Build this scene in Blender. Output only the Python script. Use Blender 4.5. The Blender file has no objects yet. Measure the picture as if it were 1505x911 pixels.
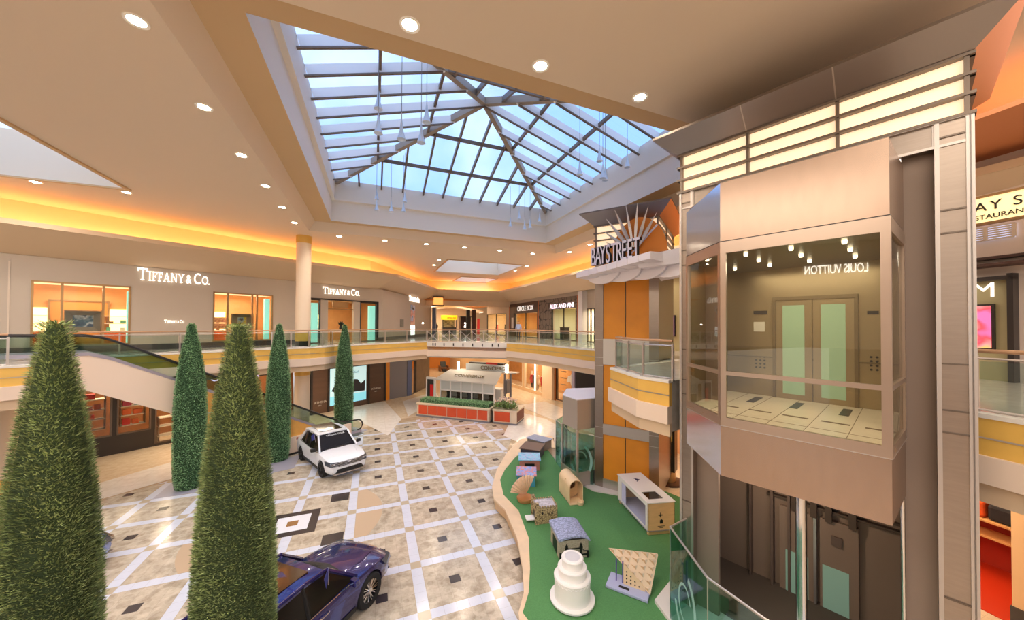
import bpy, bmesh, math, random
from mathutils import Vector, Matrix
R_ = math.radians
random.seed(7)
sc = bpy.context.scene
COL = sc.collection

# ------------------------------------------------------------------ camera model (eye 7 m above the mall floor)
F_PX, CX, CY = 508.26, 752.5, 471.0
PITCH, ROLL, YAW = .0126, .0047, .3802
_cp, _sp, _cr, _sr, _c, _s = math.cos(PITCH), math.sin(PITCH), math.cos(ROLL), math.sin(ROLL), math.cos(YAW), math.sin(YAW)
EYE = 7.0
def ray(u, v):
    x = (u-CX)/F_PX; y = -(v-CY)/F_PX
    x2 = x*_cr - y*_sr; y2 = x*_sr + y*_cr
    z3 = _cp - y2*_sp; y3 = _sp + y2*_cp
    return (x2*_c + z3*_s, -x2*_s + z3*_c, y3)
def G(u, v, z=0.0):                       # where the sight line meets the level z
    r = ray(u, v); t = (z-EYE)/r[2]
    return (r[0]*t, r[1]*t)
def far(u, v, Y):
    r = ray(u, v); k = Y/r[1]; return (r[0]*k, Y, EYE+r[2]*k)
class Fr:                                 # a wall frame: s along, t towards the viewer side, z up
    def __init__(self, ox, oy, ang, flip=1):
        self.o = (ox, oy); a = R_(ang); self.d = (math.cos(a), math.sin(a)); self.n = (math.sin(a)*flip, -math.cos(a)*flip)
        self.ang = a
    def p(self, s, t, z):
        return (self.o[0]+self.d[0]*s+self.n[0]*t, self.o[1]+self.d[1]*s+self.n[1]*t, z)
    def w(self, u, v, t=0.0):             # (s, z) where the sight line meets the plane at offset t
        r = ray(u, v); ox = self.o[0]+self.n[0]*t; oy = self.o[1]+self.n[1]*t
        k = (ox*self.n[0]+oy*self.n[1])/(r[0]*self.n[0]+r[1]*self.n[1])
        x, y, z = r[0]*k, r[1]*k, r[2]*k+EYE
        return ((x-ox)*self.d[0]+(y-oy)*self.d[1], z)
W0 = Fr(0, 0, 0)
W0.n = (0, 1)

# ------------------------------------------------------------------ materials
def lin(c):
    f = lambda x: x/12.92 if x <= .04045 else ((x+.055)/1.055)**2.4
    return tuple(f(v/255) for v in c) + (1,)
MATS = {}
def mat(name, rgb=(200,200,200), rough=.5, metal=0, emit=None, es=0, noise=0, nscale=5, bump=0, spec=.5, coat=0, stretch=None):
    if name in MATS: return MATS[name]
    m = bpy.data.materials.new(name); m.use_nodes = True
    nt = m.node_tree; b = nt.nodes['Principled BSDF']
    b.inputs['Base Color'].default_value = lin(rgb); b.inputs['Roughness'].default_value = rough
    b.inputs['Metallic'].default_value = metal; b.inputs['Specular IOR Level'].default_value = spec
    b.inputs['Coat Weight'].default_value = coat
    if emit: b.inputs['Emission Color'].default_value = lin(emit); b.inputs['Emission Strength'].default_value = es
    if noise or bump:
        tc = nt.nodes.new('ShaderNodeTexCoord'); mp = nt.nodes.new('ShaderNodeMapping'); nz = nt.nodes.new('ShaderNodeTexNoise')
        if stretch: mp.inputs['Scale'].default_value = stretch
        nz.inputs['Scale'].default_value = nscale; nz.inputs['Detail'].default_value = 4
        nt.links.new(tc.outputs['Object'], mp.inputs[0]); nt.links.new(mp.outputs[0], nz.inputs['Vector'])
        if noise:
            mr = nt.nodes.new('ShaderNodeMapRange'); mr.inputs['From Min'].default_value = .3; mr.inputs['From Max'].default_value = .7
            mr.inputs['To Min'].default_value = 1-noise; mr.inputs['To Max'].default_value = 1+noise
            hs = nt.nodes.new('ShaderNodeHueSaturation'); hs.inputs['Color'].default_value = lin(rgb)
            nt.links.new(nz.outputs['Fac'], mr.inputs['Value']); nt.links.new(mr.outputs[0], hs.inputs['Value'])
            nt.links.new(hs.outputs[0], b.inputs['Base Color'])
        if bump:
            bp = nt.nodes.new('ShaderNodeBump'); bp.inputs['Strength'].default_value = bump; bp.inputs['Distance'].default_value = .02
            nt.links.new(nz.outputs['Fac'], bp.inputs['Height']); nt.links.new(bp.outputs[0], b.inputs['Normal'])
    MATS[name] = m
    return m
def glass(name, rgb=(230,245,240), refl=.12, rough=.02, tint=.95, frost=0):
    if name in MATS: return MATS[name]
    m = bpy.data.materials.new(name); m.use_nodes = True; nt = m.node_tree; nt.nodes.clear()
    o = nt.nodes.new('ShaderNodeOutputMaterial'); t = nt.nodes.new('ShaderNodeBsdfTransparent'); g = nt.nodes.new('ShaderNodeBsdfGlossy')
    t.inputs['Color'].default_value = tuple(x*tint for x in lin(rgb)[:3])+(1,); g.inputs['Roughness'].default_value = rough
    fr = nt.nodes.new('ShaderNodeLayerWeight'); fr.inputs['Blend'].default_value = .5
    pw = nt.nodes.new('ShaderNodeMath'); pw.operation = 'POWER'; pw.inputs[1].default_value = 4.5; nt.links.new(fr.outputs['Facing'], pw.inputs[0])
    ad = nt.nodes.new('ShaderNodeMath'); ad.operation = 'MULTIPLY_ADD'; ad.inputs[1].default_value = .55; ad.inputs[2].default_value = refl*.5; ad.use_clamp = True; fr = pw
    mx = nt.nodes.new('ShaderNodeMixShader')
    nt.links.new(fr.outputs[0], ad.inputs[0]); nt.links.new(ad.outputs[0], mx.inputs[0]); nt.links.new(t.outputs[0], mx.inputs[1]); nt.links.new(g.outputs[0], mx.inputs[2])
    last = mx
    if frost:
        d = nt.nodes.new('ShaderNodeBsdfDiffuse'); d.inputs['Color'].default_value = lin(rgb); m2 = nt.nodes.new('ShaderNodeMixShader'); m2.inputs[0].default_value = frost
        nt.links.new(mx.outputs[0], m2.inputs[1]); nt.links.new(d.outputs[0], m2.inputs[2]); last = m2
    nt.links.new(last.outputs[0], o.inputs['Surface'])
    MATS[name] = m
    return m

# node expression helper
class X:
    nt = None
    def __init__(self, s): self.s = s
    def _m(self, op, o=None, c=None):
        n = X.nt.nodes.new('ShaderNodeMath'); n.operation = op
        for k, v in enumerate((self, o, c)):
            if v is None: continue
            if isinstance(v, X): X.nt.links.new(v.s, n.inputs[k])
            else: n.inputs[k].default_value = v
        return X(n.outputs[0])
    def __add__(a, b): return a._m('ADD', b)
    def __sub__(a, b): return a._m('SUBTRACT', b)
    def __mul__(a, b): return a._m('MULTIPLY', b)
    def fract(a): return a._m('FRACT')
    def abs(a): return a._m('ABSOLUTE')
    def lt(a, b): return a._m('LESS_THAN', b)
    def gt(a, b): return a._m('GREATER_THAN', b)
    def max(a, b): return a._m('MAXIMUM', b)
def mixc(f, a, b):
    n = X.nt.nodes.new('ShaderNodeMix'); n.data_type = 'RGBA'
    X.nt.links.new(f.s, n.inputs[0])
    for k, v in ((6, a), (7, b)):
        if isinstance(v, tuple): n.inputs[k].default_value = v
        else: X.nt.links.new(v, n.inputs[k])
    return n.outputs[2]
def floor_mat(name, mode):
    m = bpy.data.materials.new(name); m.use_nodes = True; nt = m.node_tree; X.nt = nt; b = nt.nodes['Principled BSDF']
    g = nt.nodes.new('ShaderNodeNewGeometry'); sp = nt.nodes.new('ShaderNodeSeparateXYZ'); nt.links.new(g.outputs['Position'], sp.inputs[0])
    x, y = X(sp.outputs[0]), X(sp.outputs[1])
    nz = nt.nodes.new('ShaderNodeTexNoise'); nz.inputs['Scale'].default_value = 3.2; nz.inputs['Detail'].default_value = 8; nz.inputs['Roughness'].default_value = .65
    nt.links.new(g.outputs['Position'], nz.inputs['Vector'])
    n = X(nz.outputs['Fac'])
    b.inputs['Roughness'].default_value = .16 if mode == 'grid' else .12
    b.inputs['Specular IOR Level'].default_value = .55
    if mode == 'grid':
        gx = ((x+.694)*(1/1.89)); gy = ((y-23.67)*(1/1.89))
        fx, fy = gx.fract(), gy.fract()
        dx = (fx-.5).abs(); dy = (fy-.5).abs()                     # .5 at the band centres, 0 mid-cell
        bx, by = dx.gt(.5-1/13), dy.gt(.5-1/13)
        tx = ((gx+1/12)*6).fract(); ty = ((gy+1/12)*6).fract()
        joint = ((tx-.5).abs().gt(.488)).max((ty-.5).abs().gt(.488))
        cellv = mixc((n-.35)*3.0, lin((160,146,128)), lin((206,194,176)))
        vor = nt.nodes.new('ShaderNodeTexVoronoi'); vor.inputs['Scale'].default_value = 3.17; nt.links.new(g.outputs['Position'], vor.inputs['Vector'])
        c = mixc(X(vor.outputs['Distance']).gt(.55)*.25, cellv, lin((225,213,195)))
        one = (bx.max(by)) - (bx*by)
        white = mixc((n-.4)*1.5, lin((206,211,228)), lin((220,224,238)))
        c = mixc(one, c, white)
        c = mixc(bx*by, c, lin((186,172,150)))
        ex, ey = x+2.58, y-14.16
        dark = dx.lt(1/13)*dy.lt(1/13)*((ex*ex+ey*ey).gt(10.2))
        c = mixc(dark, c, lin((62,56,60)))
        c = mixc(joint*.35, c, lin((120,110,98)))
    else:
        A, B, sc_ = mode
        gx, gy = x*(1/sc_), y*(1/sc_)
        joint = ((gx.fract()-.5).abs().gt(.49)).max((gy.fract()-.5).abs().gt(.49))
        c = mixc((n-.35)*2.5, lin(A), lin(B)); c = mixc(joint*.25, c, lin((150,135,118)))
    nt.links.new(c, b.inputs['Base Color'])
    return m

# ------------------------------------------------------------------ mesh building
OFF = {}
class MB:
    def __init__(self, fr=None): self.v = []; self.f = []; self.fr = fr; self.mi = []; self.cur = 0
    def P(self, s, t, z): return self.fr.p(s, t, z) if self.fr else (s, t, z)
    def add(self, vs, fs):
        o = len(self.v); self.v += [self.P(*q) for q in vs]; self.f += [tuple(i+o for i in f) for f in fs]; self.mi += [self.cur]*len(fs); return self
    def box(self, s0, s1, t0, t1, z0, z1):
        return self.add([(s0,t0,z0),(s1,t0,z0),(s1,t1,z0),(s0,t1,z0),(s0,t0,z1),(s1,t0,z1),(s1,t1,z1),(s0,t1,z1)],
                        [(0,3,2,1),(4,5,6,7),(0,1,5,4),(1,2,6,5),(2,3,7,6),(3,0,4,7)])
    def hexa(self, q):  # 8 points, bottom ring then top ring
        return self.add(q, [(0,3,2,1),(4,5,6,7),(0,1,5,4),(1,2,6,5),(2,3,7,6),(3,0,4,7)])
    def prism(self, pts, z0, z1):
        n = len(pts)
        return self.add([(a,b,z0) for a,b in pts]+[(a,b,z1) for a,b in pts], [tuple(range(n-1,-1,-1)), tuple(range(n,2*n))]+[(i,(i+1)%n,n+(i+1)%n,n+i) for i in range(n)])
    def sprism(self, pts, t0, t1):   # profile in (s,z), extruded along t
        n = len(pts)
        return self.add([(a,t0,b) for a,b in pts]+[(a,t1,b) for a,b in pts], [tuple(range(n)), tuple(range(2*n-1,n-1,-1))]+[(i,n+i,n+(i+1)%n,(i+1)%n) for i in range(n)])
    def loft(self, A, B, caps=True):   # two rings with equal counts
        n = len(A)
        fs = [(i,(i+1)%n,n+(i+1)%n,n+i) for i in range(n)]
        if caps: fs += [tuple(range(n-1,-1,-1)), tuple(range(n,2*n))]
        return self.add(list(A)+list(B), fs)
    def tube(self, pts, r, seg=8, closed=False):
        P = [Vector(p) for p in pts]; n = len(P); rings = []
        for i in range(n):
            a = P[i-1] if (i > 0 or closed) else P[i]; b = P[(i+1) % n] if (i < n-1 or closed) else P[i]
            d = (b-a).normalized(); up = Vector((0,0,1)) if abs(d.z) < .95 else Vector((1,0,0))
            x = d.cross(up).normalized(); y = x.cross(d)
            rr = r[i] if isinstance(r, (list, tuple)) else r
            rings.append([tuple(P[i]+(x*math.cos(k*2*math.pi/seg)+y*math.sin(k*2*math.pi/seg))*rr) for k in range(seg)])
        vs = [q for g in rings for q in g]; fs = []
        for i in range(n-1+closed):
            j = (i+1) % n
            fs += [(i*seg+k, i*seg+(k+1)%seg, j*seg+(k+1)%seg, j*seg+k) for k in range(seg)]
        if not closed: fs += [tuple(range(seg-1,-1,-1)), tuple(range((n-1)*seg, n*seg))]
        return self.add(vs, fs)
    def lathe(self, prof, c=(0,0,0), seg=24, axis='z', cap=True):
        vs = []; n = len(prof)
        for r, z in prof:
            for k in range(seg):
                a = k*2*math.pi/seg
                q = (math.cos(a)*r, math.sin(a)*r, z)
                if axis == 'x': q = (z, q[0], q[1])
                if axis == 'y': q = (q[0], z, q[1])
                vs.append((c[0]+q[0], c[1]+q[1], c[2]+q[2]))
        fs = [(i*seg+k, i*seg+(k+1)%seg, (i+1)*seg+(k+1)%seg, (i+1)*seg+k) for i in range(n-1) for k in range(seg)]
        if cap and prof[0][0] > 1e-6: fs.append(tuple(range(seg-1,-1,-1)))
        if cap and prof[-1][0] > 1e-6: fs.append(tuple(range((n-1)*seg, n*seg)))
        return self.add(vs, fs)
    def poly(self, pts): return self.add(pts, [tuple(range(len(pts)))])
    def build(self, name, m, parent=None, smooth=False, bevel=0, merge=True):
        if parent is not None: off = OFF[parent.name]
        else:
            xs = [p[0] for p in self.v]; ys = [p[1] for p in self.v]; zs = [p[2] for p in self.v]
            off = ((min(xs)+max(xs))/2, (min(ys)+max(ys))/2, min(zs))
        me = bpy.data.meshes.new(name)
        me.from_pydata([(a-off[0], b-off[1], c-off[2]) for a, b, c in self.v], [], self.f)
        ms = m if isinstance(m, (list, tuple)) else [m]
        for q in ms: me.materials.append(q)
        if len(ms) > 1: me.polygons.foreach_set('material_index', self.mi)
        bm = bmesh.new(); bm.from_mesh(me)
        if merge: bmesh.ops.remove_doubles(bm, verts=bm.verts, dist=1e-5)
        bmesh.ops.recalc_face_normals(bm, faces=bm.faces)
        bm.to_mesh(me); bm.free()
        if smooth:
            me.polygons.foreach_set('use_smooth', [True]*len(me.polygons))
            try: me.set_sharp_from_angle(angle=R_(40))
            except Exception: pass
        o = bpy.data.objects.new(name, me); COL.objects.link(o)
        if parent is not None: o.parent = parent
        else: o.location = off
        OFF[o.name] = off
        if bevel:
            bv = o.modifiers.new('edge', 'BEVEL'); bv.width = bevel; bv.segments = 2; bv.limit_method = 'ANGLE'
        return o
def tag(o, label=None, cat=None, group=None, kind=None):
    if label: o['label'] = label
    if cat: o['category'] = cat
    if group: o['group'] = group
    if kind: o['kind'] = kind
    return o
def thing(name, label, cat, loc=(0,0,0), group=None):
    o = bpy.data.objects.new(name, None); COL.objects.link(o); o.location = loc; o.empty_display_size = .2
    OFF[o.name] = tuple(loc)
    return tag(o, label, cat, group)
def struct(o): o['kind'] = 'structure'; return o
def copy_tree(o, parent=None):
    c = o.copy(); COL.objects.link(c); c.parent = parent
    OFF[c.name] = OFF[o.name]
    for ch in list(o.children): copy_tree(ch, c)
    return c
def text_mb(s, size, fr, s0, t, z0, depth=.03, mirror=False, align='LEFT', zdir=1, place=None, space=1.0, mb=None):
    cu = bpy.data.curves.new('lettering', 'FONT'); cu.body = s; cu.size = size; cu.extrude = depth/2; cu.align_x = align; cu.space_character = space
    o = bpy.data.objects.new('lettering', cu); COL.objects.link(o)
    dg = bpy.context.evaluated_depsgraph_get(); me = bpy.data.meshes.new_from_object(o.evaluated_get(dg))
    mb = mb or MB(fr)
    vs = []
    for v in me.vertices:
        if place: vs.append(place(v.co))
        else: vs.append((s0+v.co.x*(-1 if mirror else 1), t+v.co.z, z0+v.co.y))
    mb.add(vs, [tuple(p.vertices) for p in me.polygons])
    bpy.data.objects.remove(o); bpy.data.meshes.remove(me); bpy.data.curves.remove(cu)
    return mb
SERIF = {'T': ([(.44,.56,0,1),(0,1,.9,1),(0,.07,.72,1),(.93,1,.72,1),(.3,.7,0,.06)], [], 1.0),
 'I': ([(.15,.3,0,1),(0,.45,0,.06),(0,.45,.94,1)], [], .45),
 'F': ([(.12,.26,0,1),(0,.42,0,.06),(0,.68,.92,1),(.61,.68,.72,1),(.26,.52,.46,.54),(.46,.52,.38,.62)], [], .7),
 'A': ([(-.03,.28,0,.06),(.6,.98,0,.06),(.26,.68,.3,.38)], [((.06,0),(.15,0),(.5,1),(.44,1)), ((.7,0),(.88,0),(.53,1),(.42,1))], .95),
 'N': ([(.12,.2,0,1),(.78,.86,0,1),(0,.32,0,.06),(0,.25,.94,1),(.66,.98,.94,1)], [((.1,1),(.26,1),(.86,0),(.78,0))], .98),
 'Y': ([(.42,.56,0,.5),(.28,.7,0,.06),(-.02,.3,.94,1),(.66,.98,.94,1)], [((.06,1),(.22,1),(.55,.45),(.43,.45)), ((.78,1),(.86,1),(.55,.45),(.47,.45))], .95)}
def tiffany_mb(fr, s0, t, z0, H, depth=.04, width=None):
    mb = MB(fr); x = 0; small = .78; seq = []
    for i, ch in enumerate('TIFFANY'):
        h = 1.0 if i == 0 else small
        bx, pg, w = SERIF[ch]; seq.append((ch, x, h)); x += (w+.10)*h*.88
    x += .12; amp = x; x += .82; cc = x; x += .9; oo = x; x += .72; dot = x; x += .2
    k = (width/x) if width else H
    for ch, xx, h in seq:
        bx, pg, w = SERIF[ch]
        for a, b, c, d in bx: mb.box(s0+(xx+a*h*.88)*k, s0+(xx+b*h*.88)*k, t, t+depth, z0+c*h*H, z0+d*h*H)
        for q in pg: mb.sprism([(s0+(xx+a*h*.88)*k, z0+b*h*H) for a, b in q], t, t+depth)
    for ch, xx, h in (('&', amp, small), ('C', cc, 1.0), ('O', oo, small), ('.', dot, small)):
        text_mb(ch, 1, fr, 0, t, 0, depth=depth, place=lambda co, xx=xx, h=h: (s0+(xx+co.x*1.18*h)*k, t+depth/2+co.z, z0+co.y*1.42*h*H), mb=mb)
    return mb
def light(name, kind, loc, power, color=(1,.86,.7), size=.3, size_y=None, rot=None, spot=None, blend=.6):
    l = bpy.data.lights.new(name, kind); l.energy = power; l.color = color
    if kind == 'AREA':
        l.size = size
        if size_y: l.shape = 'RECTANGLE'; l.size_y = size_y
    elif kind in ('POINT', 'SPOT'): l.shadow_soft_size = size
    if kind == 'SPOT': l.spot_size = R_(spot or 120); l.spot_blend = blend
    o = bpy.data.objects.new(name, l); COL.objects.link(o); o.location = loc
    if rot: o.rotation_euler = rot
    return o
def holes_mb(fr, s0, s1, z0, z1, t0, t1, holes):
    mb = MB(fr); S = sorted({s0, s1, *[h[0] for h in holes], *[h[1] for h in holes]}); Z = sorted({z0, z1, *[h[2] for h in holes], *[h[3] for h in holes]})
    for i in range(len(S)-1):
        zs = []
        for j in range(len(Z)-1):
            cs, cz = (S[i]+S[i+1])/2, (Z[j]+Z[j+1])/2
            if any(h[0] < cs < h[1] and h[2] < cz < h[3] for h in holes): zs.append(None)
            else: zs.append((Z[j], Z[j+1]))
        k = 0
        while k < len(zs):
            if zs[k]:
                e = k
                while e+1 < len(zs) and zs[e+1]: e += 1
                mb.box(S[i], S[i+1], t0, t1, zs[k][0], zs[e][1]); k = e+1
            else: k += 1
    return mb
def offset_line(pts, d):
    out = []
    for i, p in enumerate(pts):
        ns = []
        if i > 0: a = pts[i-1]; ns.append((p[0]-a[0], p[1]-a[1]))
        if i < len(pts)-1: b = pts[i+1]; ns.append((b[0]-p[0], b[1]-p[1]))
        nn = [(y/math.hypot(x, y), -x/math.hypot(x, y)) for x, y in ns]
        x = sum(n[0] for n in nn); y = sum(n[1] for n in nn); L = math.hypot(x, y); x /= L; y /= L
        k = d/max(.4, x*nn[0][0]+y*nn[0][1])
        out.append((p[0]+x*k, p[1]+y*k))
    return out
def strip_mb(pts, d0, d1, z0, z1, mb=None):     # a band following a polyline, between offsets d0 and d1 to its right
    mb = mb or MB(); A, B = offset_line(pts, d0), offset_line(pts, d1)
    for i in range(len(pts)-1): mb.prism([A[i], A[i+1], B[i+1], B[i]], z0, z1)
    return mb
EXPO = 0.33

# ------------------------------------------------------------------ palette
WALLC = mat('wall_beige', (214,196,176), .7)
CEILC = mat('ceiling_paint', (222,204,182), .75)
TANC = mat('tray_tan', (206,176,136), .7)
WHITEC = mat('shaft_white', (232,226,216), .6)
CREAM = mat('cream_stone', (236,214,194), .55)
SOFF = mat('soffit_tan', (216,190,158), .6)
YEL = mat('yellow_panel', (232,186,92), .45, noise=.05, nscale=1.5)
ORG = mat('orange_panel', (222,142,38), .5, noise=.08, nscale=1.2)
STEEL = mat('brushed_steel', (158,146,136), .33, .95, noise=.05, nscale=4, stretch=(1,1,14))
STEELW = mat('steel_light', (200,192,186), .38, .85)
STEELD = mat('steel_dark', (122,110,100), .4, .9)
CHROME = mat('chrome', (225,225,228), .14, 1)
WOOD = mat('rail_wood', (190,148,112), .4)
DARK = mat('dark_panel', (48,42,40), .35)
BLACK = mat('black_rubber', (22,22,24), .45)
GLASS = glass('clear_glass', (244,250,248), .07)
GLASSG = glass('green_glass', (236,246,242), .08)
GLASSW = glass('shop_glass', (250,250,248), .05)
LAMP = mat('lamp_white', (255,250,240), .5, emit=(255,246,232), es=9)
COVEM = mat('cove_led', (255,190,90), .5, emit=(255,176,84), es=1)
TURF = mat('turf_green', (84,136,82), .95, noise=.12, nscale=30, bump=.4)
GREY = mat('grey_matte', (126,122,128), .7)

LW = Fr(0, 0, 32.7)
def L2(s, N): q = LW.p(s, -N, 0); return (q[0], q[1])
TW = Fr(*L2(0, 25.82), 32.7)
GW = Fr(*L2(0, 28.0), 32.7)
RW = Fr(15.53, 30.26, -81.9)
ZF, ZC = 5.616, 12.354

# ------------------------------------------------------------------ floor
fl = struct(MB().box(-45, 45, -9, 75, -.2, 0).build('floor', floor_mat('floor_tile', ((206,184,156), (228,210,186), .6))))
FLG = floor_mat('floor_grid', 'grid')
FLT = floor_mat('floor_tan', ((176,152,124), (200,178,150), .9))
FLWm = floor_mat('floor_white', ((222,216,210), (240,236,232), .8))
ntrim = [0]
def trim(mb, m, **k):
    ntrim[0] += 1
    return struct(mb.build('trim_%d' % ntrim[0], m, **k))
trim(MB().prism([(-.9,25.4),(2.4,27.0),(5.4,27.5),(7.6,25.2),(9.3,23.4),(8.9,19.6),(6.6,16.4),(5.6,13),(5.6,8),(4,4),(-14,4),(-14,15),(-10.6,19.1),(-8.6,20.9),(-1.5,23.6)], 0, .006), FLT)
trim(MB().prism([(-.7,24.55),(2.4,26.1),(5.2,26.6),(7.0,24.6),(8.2,22.8),(7.9,19.8),(5.8,15.8),(5.2,13),(5.2,8),(3.5,4.5),(-13,4.5),(-12.5,15.5),(-9.8,18.9),(-8.2,20.1),(-1.6,22.9)], .006, .012), FLG)
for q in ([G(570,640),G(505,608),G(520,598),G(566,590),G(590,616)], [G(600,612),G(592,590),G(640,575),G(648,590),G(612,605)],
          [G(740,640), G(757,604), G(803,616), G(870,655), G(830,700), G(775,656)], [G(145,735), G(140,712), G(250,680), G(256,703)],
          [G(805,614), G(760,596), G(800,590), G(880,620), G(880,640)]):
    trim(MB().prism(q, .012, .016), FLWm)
# tan arcs and the square medallion round the centre of the court
mc = (-2.58, 14.16)
arc = MB()
for sg in (1, -1):
    for y0, y1 in ((14.38,15.95), (12.49,14.06)):
        n = 12; R0 = 2.95; xs = 2.04
        edge = []
        for k in range(n+1):
            y = y0+(y1-y0)*k/n; edge.append((math.sqrt(max(0, R0*R0-(y-mc[1])**2)), y))
        edge = [(max(xs, a), b) for a, b in edge]
        arc.prism([(mc[0]+sg*xs, y0)]+[(mc[0]+sg*a, b) for a, b in edge]+[(mc[0]+sg*xs, y1)], .0125, .0165)
trim(arc, mat('arc_tan', (196,172,146), .18))
DT = mat('dark_tile', (66,58,58), .2)
for k, (r0, r1, m) in enumerate(((.79, .52, DT), (.52, .17, mat('white_tile', (226,228,238), .2)), (.17, 0, mat('brown_tile', (150,110,70), .2)))):
    mb = MB()
    if r1:
        for a, b, c, d in ((-r0, r0, -r0, -r1), (-r0, r0, r1, r0), (-r0, -r1, -r1, r1), (r1, r0, -r1, r1)): mb.box(mc[0]+a, mc[0]+b, mc[1]+c, mc[1]+d, .012, .017)
    else: mb.box(mc[0]-r0, mc[0]+r0, mc[1]-r0, mc[1]+r0, .012, .017)
    trim(mb, m)
mb = MB(); mb.box(-1.52, -.87, 15.3, 15.95, .012, .017); mb.box(-1.5, -.87, 12.4, 13.0, .012, .017); trim(mb, DT)
PAD = mat('pad_grey', (158,156,172), .4)
for q in ([G(224,734), G(262,702), G(345,672), G(345,700), G(300,722)], [G(380,700), G(400,680), G(442,668), G(432,688)], [G(488,652), G(498,634), G(520,628), G(541,632)]):
    trim(MB().prism(q, .0125, .02), PAD)

# ------------------------------------------------------------------ upper slab with its edges
LE = [L2(-45,19.3), L2(.4,19.3)]
LE2 = [L2(.4,22.0), L2(7.9,22.0), L2(8.7,21.6), L2(9.6,21.4), L2(10.5,21.6), L2(11.3,22.0), L2(18.9,22.0)]
BR = [LE2[-1], (9.6,25.0)]
RE = [(9.6,25.0), (10.7,21.8), (11.15,18.4), (11.5,16.0), (11.7,12.6)]
NR = [(7.22,9.18), (6.72,7.4), (6.9,6.55)]
SE = [(9.05,2.5), (8.9,1.6), (8.2,-8.5)]
slab = LE+LE2+RE+[(11.6,10.6)]+NR+[(9.0,7.0),(10.4,3.05)]+SE+[(45,-8.5),(45,74),(-45,74),(-45,-1)]
UFL = floor_mat('floor_upper', ((204,194,182), (226,218,208), .7))
struct(MB().prism(slab, 4.35, ZF).build('floor', [UFL]))
mb = MB(); mb.cur = 0
EDGES = [[LE[0], LE[1], L2(.4,20.4)], LE2, RE, [(11.6,10.6)]+NR, SE]
y_, c_, s_, w_, l_ = MB(), MB(), MB(), MB(), MB()
for E in EDGES:
    strip_mb(E, -.03, .09, 4.99, 5.57, y_); strip_mb(E, -.03, .16, 4.56, 4.99, c_); strip_mb(E, -.03, .06, 4.24, 4.56, s_); strip_mb(E, -.12, .11, 5.57, 5.64, w_); strip_mb(E, .085, .1, 5.25, 5.275, l_)
trim(y_, YEL); trim(c_, CREAM); trim(s_, SOFF); trim(w_, WHITEC); trim(l_, STEELW)
w_, s_, d_ = MB(), MB(), MB()
strip_mb(BR, -.03, .1, 5.22, 5.6, w_); strip_mb(BR, -.03, .0, 4.95, 5.22, d_); strip_mb(BR, -.03, .12, 4.45, 4.95, s_)
trim(w_, WHITEC); trim(d_, ORG); trim(s_, CREAM)
BFr = Fr(BR[0][0], BR[0][1], math.degrees(math.atan2(BR[1][1]-BR[0][1], BR[1][0]-BR[0][0])))
BL = math.hypot(BR[1][0]-BR[0][0], BR[1][1]-BR[0][1])
mb = MB(BFr)
for s in (.55, .75, 1.5, 2.3, 3.1, 3.9, 4.7, 5.5, 6.0): mb.box(s, s+.09, .1, .12, 5.3, 5.52)
trim(mb, DARK)

# ------------------------------------------------------------------ ceiling
class HF:
    def p(self, s, t, z): return (s, z, t)
hf = HF()
wells = [(-3.5,12.6,6.7,22.7), (-16,-9.2,8,18.4), (5.65,12.35,28.2,34.9), (9.0,13.2,37.8,41.9)]
cb = holes_mb(hf, -45, 45, -9, 75, ZC, ZC+.3, wells); struct(cb.build('ceiling', CEILC))
# stepped tray round the big skylight
tz = 12.85
tray = holes_mb(hf, -3.9, 13.0, 6.3, 23.1, tz, tz+.1, [(-2.3,11.35,7.85,21.9)]); struct(tray.build('ceiling', TANC))
mb = MB()
A = [(-3.5,6.7),(12.6,6.7),(12.6,22.7),(-3.5,22.7)]; B = [(-3.15,7.05),(12.25,7.05),(12.25,22.35),(-3.15,22.35)]
for i in range(4):
    j = (i+1) % 4
    mb.add([(*A[i],ZC),(*A[j],ZC),(*B[j],tz),(*B[i],tz),(*A[i],ZC+.3),(*A[j],ZC+.3)], [(0,1,2,3)])
trim(mb, CEILC)
# white shaft, kinked inwards at mid height
mb = MB()
rings = [(-2.3,11.35,7.85,21.9,tz), (-2.26,11.3,7.9,21.85,13.95), (-2.1,11.2,8.0,21.7,14.0), (-2.1,11.2,8.0,21.7,15.16)]
rq = [[(a,c,z),(b,c,z),(b,d,z),(a,d,z)] for a,b,c,d,z in rings]
for p, q in zip(rq, rq[1:]):
    for i in range(4): j = (i+1) % 4; mb.poly([p[i], p[j], q[j], q[i]])
mb.build('ceiling', WHITEC)['kind'] = 'structure'
for (a,b,c,d), h in zip(wells[1:], (1.6, 1.5, 1.5)):
    mb = MB(); i_ = .25
    p = [(a,c,ZC),(b,c,ZC),(b,d,ZC),(a,d,ZC)]; q = [(a+i_,c+i_,ZC+h),(b-i_,c+i_,ZC+h),(b-i_,d-i_,ZC+h),(a+i_,d-i_,ZC+h)]
    for i in range(4): j = (i+1) % 4; mb.poly([p[i], p[j], q[j], q[i]])
    struct(mb.build('ceiling', WHITEC))
    mb = MB()
    for x0, x1, y0, y1 in ((a-.12,a,c-.12,d+.12),(b,b+.12,c-.12,d+.12),(a,b,c-.12,c),(a,b,d,d+.12)): mb.box(x0, x1, y0, y1, ZC-.06, ZC)
    trim(mb, TANC)

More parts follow.
